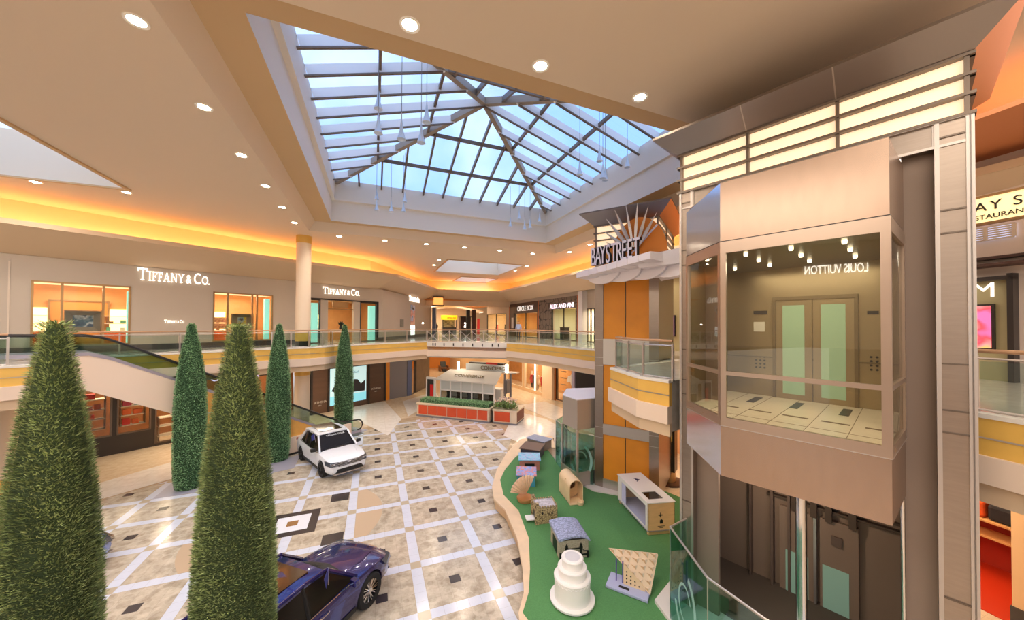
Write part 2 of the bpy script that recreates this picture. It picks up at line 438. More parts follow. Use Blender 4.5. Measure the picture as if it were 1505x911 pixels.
# pyramid skylight: window_1 holds the panes, its bars are parts
RAF = mat('bar_bronze', (120,104,92), .45, .3); RAFW = mat('bar_white', (250,250,250), .5)
X0, X1, Y0, Y1, ZB = -2.1, 11.2, 8.0, 21.7, 15.16
AP = (4.55, 14.85, 17.2)
sky = MB(); cn = [(X0,Y0,ZB),(X1,Y0,ZB),(X1,Y1,ZB),(X0,Y1,ZB)]
for i in range(4): sky.poly([cn[i], cn[(i+1)%4], AP])
skylight = struct(sky.build('window_1', glass('sky_glass', (214,228,250), .03), merge=False))
def bar(mb, a, b, w, h, drop=0.0):
    a, b = Vector(a), Vector(b); d = (b-a).normalized(); x = d.cross(Vector((0,0,1))).normalized()*w/2; y = x.cross(d).normalized()
    if y.z > 0: y = -y
    q = []
    for p in (a, b): q.append([p-x+y*drop, p+x+y*drop, p+x+y*(drop+h), p-x+y*(drop+h)])
    mb.loft([tuple(k) for k in q[0]], [tuple(k) for k in q[1]])
for c in cn:
    m_ = MB(); bar(m_, c, AP, .22, .3); m_.build('hip_beam', mat('hip_beam_grey', (158,144,130), .5), skylight)
def face_bars(c0, c1, n, centre):
    c0, c1, ap = Vector(c0), Vector(c1), Vector(AP); L = (c1-c0).length; mid = (c0+c1)/2
    step = 1.2
    ks = [(k if centre else k+.5) for k in range(-5 if centre else -5, 6 if centre else 5)]
    for k in ks:
        f = abs(k*step)/(L/2)
        if f >= .98: continue
        p = mid+(c1-c0).normalized()*k*step
        top = p+(ap-mid)*(1-f)
        m_ = MB(); bar(m_, p, top, .07, .34 if centre else .2); m_.build('rafter', RAFW if centre else RAF, skylight)
        m_ = MB(); bar(m_, p+Vector((0,0,-.34 if centre else -.2)), top+Vector((0,0,-.34 if centre else -.2)), .09, .05); m_.build('rafter_cap', RAF, skylight)
    for f in (1/3, 2/3):
        a = c0+(ap-c0)*f; b = c1+(ap-c1)*f
        m_ = MB(); bar(m_, a, b, .1, .16, .1); m_.build('purlin', RAF, skylight)
face_bars(cn[0], cn[1], 10, False); face_bars(cn[2], cn[3], 10, False); face_bars(cn[1], cn[2], 11, True); face_bars(cn[3], cn[0], 11, True)

# ------------------------------------------------------------------ cove: sloped soffit, lip, glowing recess
LP = [L2(-45,23.75), (1.79,29.46), (6.98,39.93), (13.95,39.11), (14.15,22.07), (14.3,8), (14.3,-9)]
WL = offset_line(LP, -2.1); BK = offset_line(LP, -2.75)
mb = MB()
for i in range(len(LP)-1):
    mb.poly([(*LP[i],10.9),(*LP[i+1],10.9),(*WL[i+1],9.9),(*WL[i],9.9)])
struct(mb.build('ceiling', SOFF))
mb = MB(); strip_mb(LP, -.1, 0, 10.86, 11.06, mb); trim(mb, SOFF)
mb = MB(); strip_mb(LP, -2.75, -.1, 10.9, 10.95, mb); trim(mb, WHITEC)
mb = MB(); strip_mb(LP, -2.85, -2.7, 10.9, ZC, mb); trim(mb, mat('cove_wall', (250,226,180), .7))
mb = MB(); strip_mb(LP[:-1], -2.6, -2.5, 10.96, 11.0, mb); 
cove = tag(mb.build('cove_light', mat('cove_strip', (255,200,120), .5, emit=(255,150,48), es=9)), 'amber light strip hidden behind the lip of the upper ceiling cove', 'light')

# ------------------------------------------------------------------ upper left wall with the jewellery shop
wins = []
s0, _ = TW.w(45,450); s1, _ = TW.w(192,450); wins.append((s0, s1, 5.95, 8.86))
s0, _ = TW.w(313,450); s1, _ = TW.w(401,450); wins.append((s0, s1, 5.95, 8.86))
s0, _ = TW.w(436,450); s1, _ = TW.w(556,450); wins.append((s0, s1, 5.62, 8.86))
sE = 17.4
WL[1] = TW.p(sE,0,0)[:2]
TIL = mat('shop_wall', (190,174,156), .55, noise=.02, nscale=.6)
struct(holes_mb(TW, -30, sE, ZF, 9.92, -.3, 0, wins).build('wall_left', TIL))
mb = MB(TW)
for a, b in ((-30, wins[0][0]), (wins[0][0], wins[2][0]), (wins[2][1], sE)): mb.box(a, b, 0, .04, ZF, ZF+.3)
struct(mb.build('baseboard_left', mat('plinth', (72,66,66), .3)))
mb = MB(TW)
for k in range(7): mb.box(-2.6+k*.35, -2.55+k*.35, 0, .02, ZF+.3, 9.6)
trim(mb, WALLC)

BRASS = mat('brass_frame', (176,140,96), .35, .6); INW = mat('warm_wood_wall', (220,164,106), .6, noise=.06, nscale=2); INWH = mat('shop_ceiling_glow', (255,240,210), .6, emit=(255,232,190), es=2.2)
TEAL = mat('teal_light', (150,220,205), .4, emit=(150,232,214), es=.75)
SHW = mat('shop_cream', (238,214,176), .6)
nwin = [1]
def shopwin(fr, s0, s1, z0, z1, mull, depth=2.6, teal=None, frame=BRASS):
    nwin[0] += 1
    mb = MB(fr)
    mb.box(s0, s0+.07, -.12, .03, z0, z1); mb.box(s1-.07, s1, -.12, .03, z0, z1); mb.box(s0, s1, -.12, .03, z1-.07, z1); mb.box(s0, s1, -.12, .03, z0, z0+.06)
    w = struct(mb.build('window_%d' % nwin[0], frame))
    for m_ in mull: MB(fr).box(m_-.04, m_+.04, -.1, .01, z0+.06, z1-.07).build('mullion', frame, w)
    MB(fr).box(s0+.05, s1-.05, -.07, -.05, z0+.05, z1-.05).build('pane', GLASSW, w)
    if teal: MB(fr).box(teal[0], teal[1], -.42, -.16, z0+.06, z1-.25).build('light_column', TEAL, w)
    return w
def shoproom(fr, s0, s1, z0, z1, depth, wall=INW, ceil=None, fl=None):
    mb = MB(fr); mb.box(s0-.6, s1+.6, -depth-.1, -depth, z0, z1+.3); mb.box(s0-.7, s0-.6, -depth, -.3, z0, z1+.3); mb.box(s1+.6, s1+.7, -depth, -.3, z0, z1+.3)
    struct(mb.build('wall_back', wall))
    struct(MB(fr).box(s0-.6, s1+.6, -depth, -.3, z1+.05, z1+.12).build('ceiling', ceil or SHW))
w1, w2, w3 = wins
u1a = TW.w(91,450)[0]; u1b = TW.w(152,450)[0]; u1c = TW.w(157,450)[0]
shopwin(TW, *w1, [u1a, u1b], teal=(TW.w(185,450)[0]+.1, w1[1]-.1))
shopwin(TW, *w2, [TW.w(335,450)[0], TW.w(371,450)[0], TW.w(378,450)[0]], teal=(TW.w(395,450)[0]-.15, w2[1]-.12))
for w_ in (w1, w2): shoproom(TW, w_[0], w_[1], ZF, w_[3], 3.0, ceil=mat('shop_ceiling_lit', (255,240,214), .6, emit=(255,226,180), es=.9))
# entrance: dark portal, two side windows, central doorway
mb = MB(TW); mb.box(w3[0], w3[0]+.1, -.3, .06, ZF, w3[3]); mb.box(w3[1]-.1, w3[1], -.3, .06, ZF, w3[3]); mb.box(w3[0], w3[1], -.3, .06, w3[3]-.1, w3[3]); trim(mb, DARK)
ps = [TW.w(u,450)[0] for u in (471,482,520,529)]
mb = MB(TW); mb.box(ps[0], ps[1], -.25, .02, ZF, w3[3]-.1); mb.box(ps[2], ps[3], -.25, .02, ZF, w3[3]-.1); struct(mb.build('wall_left', TIL))
shopwin(TW, w3[0]+.1, ps[0], ZF, w3[3]-.1, [], teal=(TW.w(460,450)[0], TW.w(469,450)[0]), frame=DARK)
shopwin(TW, ps[3], w3[1]-.1, ZF, w3[3]-.1, [], teal=(TW.w(545,450)[0], TW.w(553,450)[0]), frame=DARK)
shoproom(TW, w3[0]-.2, w3[1], ZF, w3[3], 4.5)
mb = MB(TW); mb.box(ps[1], ps[2], -.2, -.1, 8.1, 8.18); mb.box(ps[1]+.4, ps[2]-.4, -.22, -.08, 8.25, 8.7); trim(mb, BRASS)
for a, b in ((w1[0]+.1, w1[1]-.1), (w2[0]+.1, w2[1]-.1), (w3[0]+.3, w3[1]-.3)):
    q = TW.p((a+b)/2, -1.5, 8.7); light('shop_lamp', 'AREA', q, 90, (1,.82,.58), (b-a)*.8, 1.6, rot=(0,0,R_(32.7)))

# chamfer wall, back header, right walls
def seg_fr(a, b): return Fr(a[0], a[1], math.degrees(math.atan2(b[1]-a[1], b[0]-a[0]))), math.hypot(b[0]-a[0], b[1]-a[1])
CW, CWL = seg_fr(WL[1], WL[2])
cE = CW.w(634,480)[0]
struct(MB(CW).box(0, cE, -.3, 0, ZF, 9.92).build('wall_back', TIL))
struct(MB(CW).box(0, cE, 0, .04, ZF, ZF+.3).build('baseboard_back', mat('plinth')))
struct(MB(CW).box(cE, CWL+.3, -.3, 0, 9.3, 9.95).build('wall_back', SOFF))
CF, CL = seg_fr(WL[2], WL[3])
struct(MB(CF).box(-.5, CL+.5, -.3, 0, 9.3, 9.95).build('wall_back', SOFF))

# ------------------------------------------------------------------ right wing, upper shops
RU = Fr(16.15, 41.0, -88.6)
def us(fr, u, v=470): return fr.w(u, v)[0]
aL, aM, aR, aP, aQ = us(RU,749), us(RU,792.5), us(RU,850), us(RU,854), us(RU,864)
ztL = RU.w(749,449)[1]; ztR = RU.w(850,432)[1]; zt = (ztL+ztR)/2
o1 = (us(RU,757), us(RU,790), ZF, RU.w(775,459)[1]); o2 = (us(RU,811), us(RU,847), ZF, RU.w(830,452)[1]); o3 = (us(RU,862), us(RU,874), ZF, RU.w(866,453)[1])
o0 = (us(RU,716), us(RU,744), ZF, RU.w(730,461)[1])
struct(holes_mb(RU, -8, 60, ZF, 9.95, -.3, 0, [o0,o1,o2,o3]).build('wall_right', TIL))
BRN = mat('brown_fascia', (78,52,42), .5); CPR = mat('copper_post', (196,112,58), .4, .4)
mb = holes_mb(RU, aL+.1, aM-.1, ZF, zt, 0, .06, [o1]); trim(mb, BRN)
# cracked stone front
m = mat('cracked_stone', (112,98,84), .6); nt = m.node_tree; b = nt.nodes['Principled BSDF']
v = nt.nodes.new('ShaderNodeTexVoronoi'); v.feature = 'DISTANCE_TO_EDGE'; v.inputs['Scale'].default_value = 1.6
tc = nt.nodes.new('ShaderNodeTexCoord'); nt.links.new(tc.outputs['Object'], v.inputs['Vector']); X.nt = nt
nt.links.new(mixc(X(v.outputs['Distance']).lt(.035), lin((122,106,90)), lin((44,36,32))), b.inputs['Base Color'])
trim(holes_mb(RU, aM, aR-.05, ZF, zt, 0, .07, [o2]), m)
mb = MB(RU); mb.box(aM-.12, aM, 0, .1, ZF, zt); mb.box(aR-.05, aR+.2, 0, .1, ZF, zt); mb.box(aL, aL+.1, 0, .1, ZF, zt); trim(mb, CPR)
CRW = mat('shop_pale', (240,226,190), .6)
LAMPY = mat('shop_glow', (255,236,180), .5, emit=(255,226,160), es=2.2)
for o_, wl in ((o0, SHW), (o1, mat('shop_gold', (214,160,84), .6)), (o2, mat('shop_sage', (196,196,172), .6)), (o3, WHITEC)):
    shoproom(RU, o_[0], o_[1], ZF, o_[3], 3.5, wall=wl)
    q = RU.p((o_[0]+o_[1])/2, -1.6, 8.3); light('shop_lamp', 'AREA', q, 150, (1,.86,.62), 2.2, 1.5)
    shopwin(RU, o_[0], o_[1], ZF, o_[3], [(o_[0]+o_[1])/2], frame=DARK)
mb = MB(RU)
q1 = us(RU,768); q2 = us(RU,786); mb.box(q1, q1+1.6, -3.3, -3.25, 7.0, 8.0); mb.box(q2-1.2, q2, -3.3, -3.25, 7.0, 8.0)
tag(mb.build('lit_wall_panel', LAMPY), 'glowing cream display panels on the back wall of the brown fronted shop', 'light panel')
q1 = us(RU,815); mb = MB(RU); mb.box(q1, q1+.9, -3.4, -3.3, 6.6, 8.3); tag(mb.build('lit_wall_panel', LAMPY), 'tall lit niche inside the cracked stone fronted shop', 'light panel')
mb = text_mb('CIRCLE BOX', .8, RU, us(RU,761), .08, RU.w(770,454)[1]-.2, space=.95); tag(mb.build('shop_sign', mat('sign_white', (250,244,236), .5, emit=(255,246,236), es=.6)), 'thin cream lettering on the dark brown shop fascia, upper right', 'sign')
mb = text_mb('ALEX AND ANI', .62, RU, us(RU,809.5), .1, RU.w(820,450)[1]-.2); tag(mb.build('shop_sign', mat('sign_pink', (255,236,246), .5, emit=(255,232,246), es=1.2)), 'bright white lettering on the cracked stone shop front', 'sign')
tag(MB(RU).box(us(RU,753.5), us(RU,756), .1, .16, 6.6, 7.9).build('wall_poster', mat('poster_white', (236,228,220), .5)), 'narrow white notice at the left edge of the brown shop front', 'poster')
tag(MB(RU).box(aP+.25, aQ-.1, .0, .5, ZF, 9.85).build('pilaster', mat('pilaster_white', (222,216,212), .6)), 'tall white pilaster right of the cracked stone shop', 'pillar')
# reception desk and small props in the stone front
t = thing('counter', 'small black counter just inside the cracked stone shop', 'counter', RU.p(us(RU,817), -.9, ZF))
MB(RU).box(us(RU,814), us(RU,820), -1.3, -.7, ZF, ZF+1.15).build('body', DARK, t); MB(RU).box(us(RU,813.6), us(RU,820.4), -1.35, -.65, ZF+1.15, ZF+1.2).build('top', STEELD, t)

# ------------------------------------------------------------------ far mall beyond the bridge
struct(MB().box(-6, 40, 62, 62.3, 0, 12).build('wall_far', mat('far_wall', (238,216,186), .7)))
FT, FTL = seg_fr(CW.p(cE,0,0), (4.5,62)); struct(MB(FT).box(0, FTL, -.3, 0, ZF, 9.95).build('wall_left', TIL))
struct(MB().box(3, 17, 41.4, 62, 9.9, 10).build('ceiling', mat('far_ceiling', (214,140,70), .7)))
mb = MB()
for k in range(7):
    pts = [(5.5+k*.2+a*1.1, 50+k*1.1, 9.0+.8*math.sin(a/9*math.pi)) for a in range(10)]; mb.tube(pts, .1, 6)
trim(mb, CREAM)
for x, y in ((8,48),(13,52),(9,57)): light('far_lamp', 'AREA', (x,y,9.7), 330, (1,.84,.6), 4, 4)
q0_, q1_ = far(637,437,41), far(651,450,41)
t = thing('hanging_lantern', 'amber lantern box hanging at the corner above the bridge', 'lamp', ((q0_[0]+q1_[0])/2, 41.3, q1_[2]))
MB().box(q0_[0]+.1, q1_[0], 41.0, 41.8, q1_[2]+.15, q0_[2]).build('shade', mat('amber_glow', (250,196,110), .5, emit=(255,180,90), es=.8), t)
MB().box(q0_[0], q1_[0]+.1, 40.9, 41.9, q1_[2], q1_[2]+.15).build('rim', BRN, t); MB().box(q0_[0], q1_[0]+.1, 40.9, 41.9, q0_[2], q0_[2]+.12).build('rim', BRN, t)
# thick blue column by the corner
tag(MB(CW).box(cE-.05, cE+.5, .1, .5, ZF, 9.2).build('column', mat('column_blue', (108,120,150), .5)), 'slim blue grey column at the end of the shop wall beside the bridge', 'column')
# yellow topped kiosk
k0, k1 = far(650,464,50), far(672,470,50)
t = thing('food_kiosk', 'kiosk with a bright yellow fascia beyond the bridge', 'kiosk', ((k0[0]+k1[0])/2, 50.5, ZF))
mb = MB(); mb.box(k0[0], k1[0], 50, 51.2, far(650,469.5,50)[2], far(650,464,50)[2]+.1); mb.build('fascia', mat('yellow_sign', (250,206,30), .5, emit=(250,200,20), es=.5), t)
mb = text_mb('OPEN AIR', .3, None, 0, 0, 0, place=lambda c: (k0[0]+.65+c.x, 49.97-c.z, far(650,468,50)[2]+c.y)); mb.build('lettering', DARK, t)
MB().box(k0[0]+.1, k1[0]-.1, 50.1, 51.1, ZF, ZF+1.0).build('counter', DARK, t)
for x in (k0[0]+.05, k1[0]-.15): MB().box(x, x+.1, 50.05, 50.15, ZF+1, far(650,469.5,50)[2]).build('post', DARK, t)
mb = MB(); mb.box(k0[0]+.2, k1[0]-.2, 50.9, 51.0, ZF+1.0, ZF+2.3); mb.build('menu_board', mat('menu', (150,140,110), .5, noise=.6, nscale=4), t)
k0, k1 = far(677,466,46), far(692,466,46)
t = thing('dark_kiosk', 'brown box kiosk with a small lit white emblem beyond the bridge', 'kiosk', ((k0[0]+k1[0])/2, 46.5, ZF))
MB().box(k0[0], k1[0], 46, 47, ZF, k0[2]).build('body', BRN, t)
MB().box(k0[0]-.08, k1[0]+.08, 45.9, 47.1, k0[2], k0[2]+.1).build('cornice', DARK, t)
e_ = far(682,476,46); mb = text_mb('22', .7, None, 0, 0, 0, place=lambda c: (e_[0]+c.x*.9, 45.97-c.z, e_[2]-.3+c.y)); mb.box(e_[0], e_[0]+.75, 45.96, 45.99, e_[2]-.45, e_[2]-.38); mb.build('emblem', LAMP, t)
for (ua, ub, va, nm, mm, lb) in ((686,691,455,'column',DARK,'dark slender column beside the brown kiosk'), (694,699.5,455,'column',BRN,'brown slender column right of the brown kiosk')):
    a_, b_ = far(ua,va,45), far(ub,va,45); tag(MB().box(a_[0], b_[0], 45, 45.4, ZF, a_[2]).build(nm, mm), lb, 'column')
a_, b_ = far(701.5,468,44.5), far(705,468,44.5); tag(MB().box(a_[0], b_[0], 44.5, 44.6, ZF+.1, a_[2]).build('wall_poster', mat('poster_red', (226,70,62), .5, emit=(226,60,52), es=.3)), 'narrow red poster between the brown column and the far shop', 'poster')
a_ = RU.w(705,460); mb = text_mb('JEWELERS', .42, RU, us(RU,705), .05, RU.w(708,458)[1]-.2); tag(mb.build('shop_sign', mat('sign_white')), 'small lit white sign on the far right wall above the corridor', 'sign')
mb = MB(RU)
for k in range(9): s = o0[0]+.5+k*(o0[1]-o0[0]-1)/8; mb.box(s, s+.25, -3.35, -3.3, ZF+.8, 8.3)
tag(mb.build('curtain', LAMPY), 'strips of warm light on the back wall of the far shop', 'light panel')

# ------------------------------------------------------------------ railings
def railing(label, pts, inset=-.07, step=1.35, wood=True, name='balustrade', lattice=False):
    L = offset_line(pts, inset)
    t = thing(name, label, 'railing', (L[0][0], L[0][1], ZF))
    nrm = []
    for i in range(len(L)-1):
        a, b = L[i], L[i+1]; fr, ln = seg_fr(a, b)
        n = max(1, round(ln/step)) if ln > .5 else 1
        for k in range(n+(i == len(L)-2)):
            s = ln*k/n
            mb = MB(fr); mb.box(s-.025, s+.025, -.025, .025, ZF, ZF+.93); mb.box(s-.05, s+.05, .0, .08, ZF-.02, ZF+.04); mb.build('post', STEELW, t)
        if not lattice:
            for k in range(n): MB(fr).box(ln*k/n+.05, ln*(k+1)/n-.05, -.008, .008, ZF+.06, ZF+.84).build('glass_panel', GLASSG, t)
        else:
            for k in range(n):
                mb = MB(fr); s0, s1 = ln*k/n, ln*(k+1)/n
                mb.tube([(s0,0,ZF+.08),(s1,0,ZF+.84)], .014, 6); mb.tube([(s1,0,ZF+.08),(s0,0,ZF+.84)], .014, 6)
                mb.tube([((s0+s1)/2+.1*math.cos(q/8*6.283),0,ZF+.46+.1*math.sin(q/8*6.283)) for q in range(8)], .012, 5, closed=True)
                mb.build('lattice', STEELW, t)
                MB(fr).box(s0+.05, s1-.05, -.03, -.02, ZF+.06, ZF+.84).build('glass_panel', GLASSG, t)
    z = ZF+1.0
    MB().tube([(x,y,z) for x,y in L], .032, 8).build('handrail', WOOD, t, smooth=True)
    MB().tube([(x,y,ZF+.88) for x,y in L], .02, 6).build('rail_bar', STEELW, t)
    MB().tube([(x,y,ZF+.06) for x,y in L], .02, 6).build('rail_bar', STEELW, t)
    return t
railing('glass railing of the upper landing at the far left beside the escalator top', [L2(-22,19.3), L2(-.35,19.3)], step=2.6)
railing('long glass railing of the left balcony in front of the jewellery shop', LE2, step=1.9)
railing('white lattice railing across the bridge at the back of the court', BR, lattice=True, step=.95)
railing('glass railing along the right balcony in front of the two dark shops', RE[:-1], step=1.9)
railing('curved glass railing with paired posts of the landing behind the big lift', [(7.9,9.75)]+NR, step=.95)
railing('glass railing on the upper floor at the right edge beyond the big lift', [(9.05,2.45), (8.9,1.6), (8.6,-3)], step=1.2)

# ------------------------------------------------------------------ round columns at the balcony
def column(label, c, z0, z1, r=.4):
    t = thing('round_column', label, 'column', (c[0], c[1], z0))
    MB().lathe([(r,z0+.35),(r,z1-.45)], (c[0],c[1],0), 32).build('shaft', mat('column_cream', (238,216,190), .5), t, smooth=True)
    MB().lathe([(r+.02,z1-.45),(r+.02,z1)], (c[0],c[1],0), 32).build('capital', YEL, t, smooth=True)
    MB().lathe([(r+.02,z0+.02),(r+.02,z0+.35)], (c[0],c[1],0), 32).build('base_ring', DARK, t, smooth=True)
    MB().lathe([(r+.015,z0+.35),(r+.015,z0+.9)], (c[0],c[1],0), 32).build('lower_band', YEL, t, smooth=True)
cc = L2(9.75, 22.6)
column('round cream column with tan cap on the left balcony, upper floor', cc, ZF, ZC)
column('round cream column below the left balcony, standing on the court floor', cc, 0, 4.35)
cl = G(8,735); column('cream column at the far left below the upper landing', (cl[0]-.15, cl[1]), 0, 4.35, .42)

# ------------------------------------------------------------------ ground floor, left wall
def ug(u, v=620): return GW.w(u, v)[0]
GSEG = [(-30, ug(262)), (ug(262), ug(456)), (ug(456), ug(566))]
struct(MB(GW).box(-30, ug(100), -.3, 0, 0, 4.35).build('wall_left', DARK))
cA, cB, cC, cD = ug(112), ug(168), ug(222), ug(330)
openings = [(cA, cB-.08, 1.0, 3.75), (cB+.08, cC, 1.0, 3.75), (cC+.15, cD, .15, 3.75)]
struct(holes_mb(GW, ug(100), ug(456), 0, 4.35, -.3, 0, openings+[(ug(345), ug(440), .1, 3.4)]).build('wall_left', DARK))
WRM = mat('shop_orange', (150,92,50), .6, noise=.1, nscale=3)
struct(MB(GW).box(cA-1, ug(456), -3.1, -3.0, 0, 4.3).build('wall_back', WRM))
for a, b in ((cA, cC), (cC+.3, cD), (ug(345), ug(440))): light('shop_lamp', 'AREA', GW.p((a+b)/2, -1.2, 4.1), 90, (1,.8,.52), (b-a)*.8, 1.2, rot=(0,0,R_(32.7)))
for a, b, z0, z1 in openings: shopwin(GW, a, b, z0, z1, [], frame=STEELD)
# shelves of sweets
SW = [mat('pack_%d' % i, c, .45) for i, c in enumerate(((214,60,52),(236,110,60),(240,140,120),(250,200,120),(210,190,150),(120,170,200),(190,70,90),(245,225,190)))]
def shelf_unit(fr, s0, s1, zs, label, group, t0=-.75, pack=SW, dens=.9):
    t = thing('display_shelf', label, 'shelf', fr.p((s0+s1)/2, t0, zs[0]))
    for z in zs: MB(fr).box(s0, s1, t0-.25, t0+.25, z-.04, z).build('shelf_board', mat('shelf_white', (240,226,206), .5), t)
    for s in (s0, s1-.04): MB(fr).box(s, s+.04, t0-.25, t0+.25, zs[0]-.04, zs[-1]+.45).build('side_panel', STEELD, t)
    return t
zc = [1.35, 1.9, 2.4, 2.95]
rows = 0
for s0, s1, nm in ((cA+.2, cB-.25, 'left'), (cB+.25, cC-.15, 'right')):
    shelf_unit(GW, s0, s1, zc, 'lit shelf of the sweet shop seen in its %s window' % nm, None)
    for k, z in enumerate(zc):
        s = s0+.1; j = 0
        while s < s1-.4:
            w = random.uniform(.22,.42); h = random.uniform(.18,.36)
            b_ = MB(GW).box(s, s+w, -.9, -.62, z, z+h).build('sweet_box', random.choice(SW), bevel=.02)
            tag(b_, 'small coloured packet on the %s shelf in the %s sweet shop window' % (('lowest','second','third','top')[k], nm), 'packet', 'packets on the %s shelf, %s sweet shop window' % (('lowest','second','third','top')[k], nm))
            s += w+random.uniform(.04,.12)
t = thing('display_counter', 'white two tier display counter at the right end of the sweet shop', 'counter', GW.p(cC+1, -.5, 0))
for z in (.45, 1.0, 1.5): MB(GW).box(cC+.35, cC+2.6, -.9, -.35, z-.05, z).build('shelf_board', mat('shelf_white'), t)
for s in (cC+.35, cC+2.55): MB(GW).box(s, s+.05, -.9, -.35, 0, 1.5).build('side_panel', STEELD, t)
for i, (c_, lb) in enumerate((((244,240,232),'white'), ((110,210,60),'lime green'), ((240,140,60),'orange'))):
    b_ = MB(GW).box(cC+.9+i*.5, cC+1.25+i*.5, -.75, -.5, 1.5, 1.95-.1*(i==2)).build('gift_box', mat('gift_%d' % i, c_, .5), bevel=.02); tag(b_, '%s box standing on the display counter of the sweet shop' % lb, 'box')

PUR = mat('sign_lilac', (226,206,255), .5, emit=(216,190,255), es=1.2)
mb = text_mb('GODIVA', .62, GW, ug(308,555), .08, GW.w(310,560)[1]-.02, space=1.15); tag(mb.build('shop_sign', PUR), 'glowing lilac shop sign above the dark front behind the escalator', 'sign')
mb = text_mb('Belgium 1926', .26, GW, ug(321,565), .08, GW.w(325,569)[1]-.05); tag(mb.build('shop_sign', PUR), 'small lilac script line below the large lilac sign', 'sign')

# brown hoarding with the bright poster, then grey hoarding
h0, h1 = ug(457), ug(566)
HW = mat('hoarding_brown', (92,68,54), .35, noise=.12, nscale=1.2, stretch=(.3,.3,3))
struct(MB(GW).box(h0, h1, -.3, .02, 0, 4.35).build('wall_left', HW))
mb = MB(GW)
for u in (457, 482, 541, 565): s = ug(u); mb.box(s-.07, s+.07, .02, .1, 0, 4.35)
mb.box(h0, h1, .02, .09, 3.55, 3.65); trim(mb, DARK)
t = thing('poster_board', 'large pale blue poster with a dark silhouetted group on the brown hoarding', 'poster', GW.p(ug(513), .05, .2))
a, b = ug(484), ug(537); zb, zt_ = GW.w(484,604)[1], GW.w(537,547)[1]
MB(GW).box(a, b, .03, .08, .45, 3.4).build('panel', mat('poster_blue', (190,224,228), .4, emit=(190,226,232), es=.55), t)
MB(GW).box(a, b, .08, .085, .45, 1.15).build('lower_band', mat('poster_cyan', (140,214,232), .4, emit=(130,214,236), es=.5), t)
MB(GW).sprism([(b-1.9,1.3),(b-.15,1.25),(b-.1,2.2),(b-.5,1.9),(b-.8,2.3),(b-1.1,2.35),(b-1.35,1.8),(b-1.6,2.2),(b-1.85,1.9)], .08, .09).build('silhouette', mat('ink', (48,48,54), .5), t)
MB(GW).sprism([(a+.1,1.6),(a+.7,1.3),(a+.9,1.9),(a+.6,2.6),(a+.45,2.2)], .08, .09).build('silhouette', mat('ink'), t)
text_mb('A Belief', .3, GW, b-1.7, .1, 2.85, depth=.01).build('lettering', mat('poster_ink', (110,140,150), .5), t)
SG = mat('sign_faint', (196,186,178), .5)
for u, v, lb in ((461,594,'left'), (545,573,'right')):
    mb = text_mb('ATHENA', .24, GW, ug(u), .04, GW.w(u,v)[1]); mb = text_mb('2021', .13, GW, ug(u)+.3, .04, GW.w(u,v)[1]-.22, mb=mb)
    tag(mb.build('hoarding_lettering', SG), 'small grey lettering on the %s brown panel of the hoarding' % lb, 'lettering')
g0, g1 = ug(566), ug(571.5); struct(MB(GW).box(g0, g1, -.3, .05, 0, 4.35).build('wall_left', ORG))
ge = ug(598); struct(MB(GW).box(g1, ge, -.3, 0, 0, 4.35).build('wall_left', mat('hoarding_grey', (122,120,130), .5)))
struct(MB(GW).box(ge, ge+.5, -.3, .05, 0, 4.35).build('wall_left', mat('hoarding_blue', (84,98,140), .5)))
G2 = Fr(*GW.p(ge+.5,0,0)[:2], 63); e1, e2 = G2.w(612,560)[0], G2.w(626,560)[0]
gE = G2.w(631,560)[0]
struct(holes_mb(G2, 0, gE, 0, 4.35, -.3, 0, [(.15, e1, .05, 3.3)]).build('wall_left', mat('stone_dark', (84,70,60), .4, noise=.3, nscale=2)))
struct(MB(G2).box(-.5, gE, -2.6, -2.5, 0, 4.3).build('wall_back', SHW))
light('shop_lamp', 'AREA', G2.p(1.4, -1.3, 4.0), 60, (1,.82,.55), 2, 1)
t = thing('framed_emblem', 'black framed letter emblem in the shop opening left of the corridor', 'picture', G2.p(1, -2.4, 1.5))
MB(G2).box(.6, 1.7, -2.5, -2.44, 1.5, 2.9).build('board', mat('shop_cream'), t); text_mb('H', 1.5, G2, .75, -2.42, 1.65).build('emblem', BLACK, t)

# ------------------------------------------------------------------ ground floor, corridor and right wall
def ur(u, v=560): return RW.w(u, v)[0]
RWL = mat('stone_warm', (226,186,142), .5)
ro = [(ur(775), ur(789.5), .25, 3.6), (ur(795), ur(799.5,575), .25, 3.6), (ur(828,580), ur(842,580), .1, 3.9), (ur(775)-9, ur(775)-1, .2, 3.6)]
r0 = [(ur(771), ur(786), .3, 3.7), (ur(787), ur(799.5), .3, 3.7), (ur(817,580), ur(841,580), .1, 3.8), (ur(745,540), ur(768,545), .3, 3.7)]
struct(holes_mb(RW, -30, 50, 0, 4.35, -.3, 0, r0).build('wall_right', RWL))
struct(MB(RW).box(-30, 30, -2.8, -2.7, 0, 4.3).build('wall_back', mat('shop_wood', (214,160,100), .6, noise=.1, nscale=2)))
for a, b, z0, z1 in r0:
    shopwin(RW, a, b, z0, z1, [], frame=mat('pale_frame', (226,206,180), .4) if a < ur(810,580) else DARK)
    light('shop_lamp', 'AREA', RW.p((a+b)/2, -1.1, 4.1), 90 if a < ur(810,580) else 8, (1,.82,.58), (b-a)*.7, 1.0)
trim(MB(RW).box(ur(786), ur(787.5), 0, .05, .3, 3.7), mat('strip_white', (255,250,245), .5, emit=(255,246,238), es=2))
tag(MB(RW).box(ur(801,575), ur(815.5,580), 0, .35, 0, 4.3).build('pilaster', mat('pilaster_cream', (236,206,172), .5)), 'broad cream pilaster on the ground floor right of the clothes windows', 'pillar')
tag(MB(RW).box(ur(816,580), ur(817,580)+.05, 0, .12, 0, 4.2).build('door_post', CPR), 'orange wood post framing the dark shop on the ground floor right', 'post')
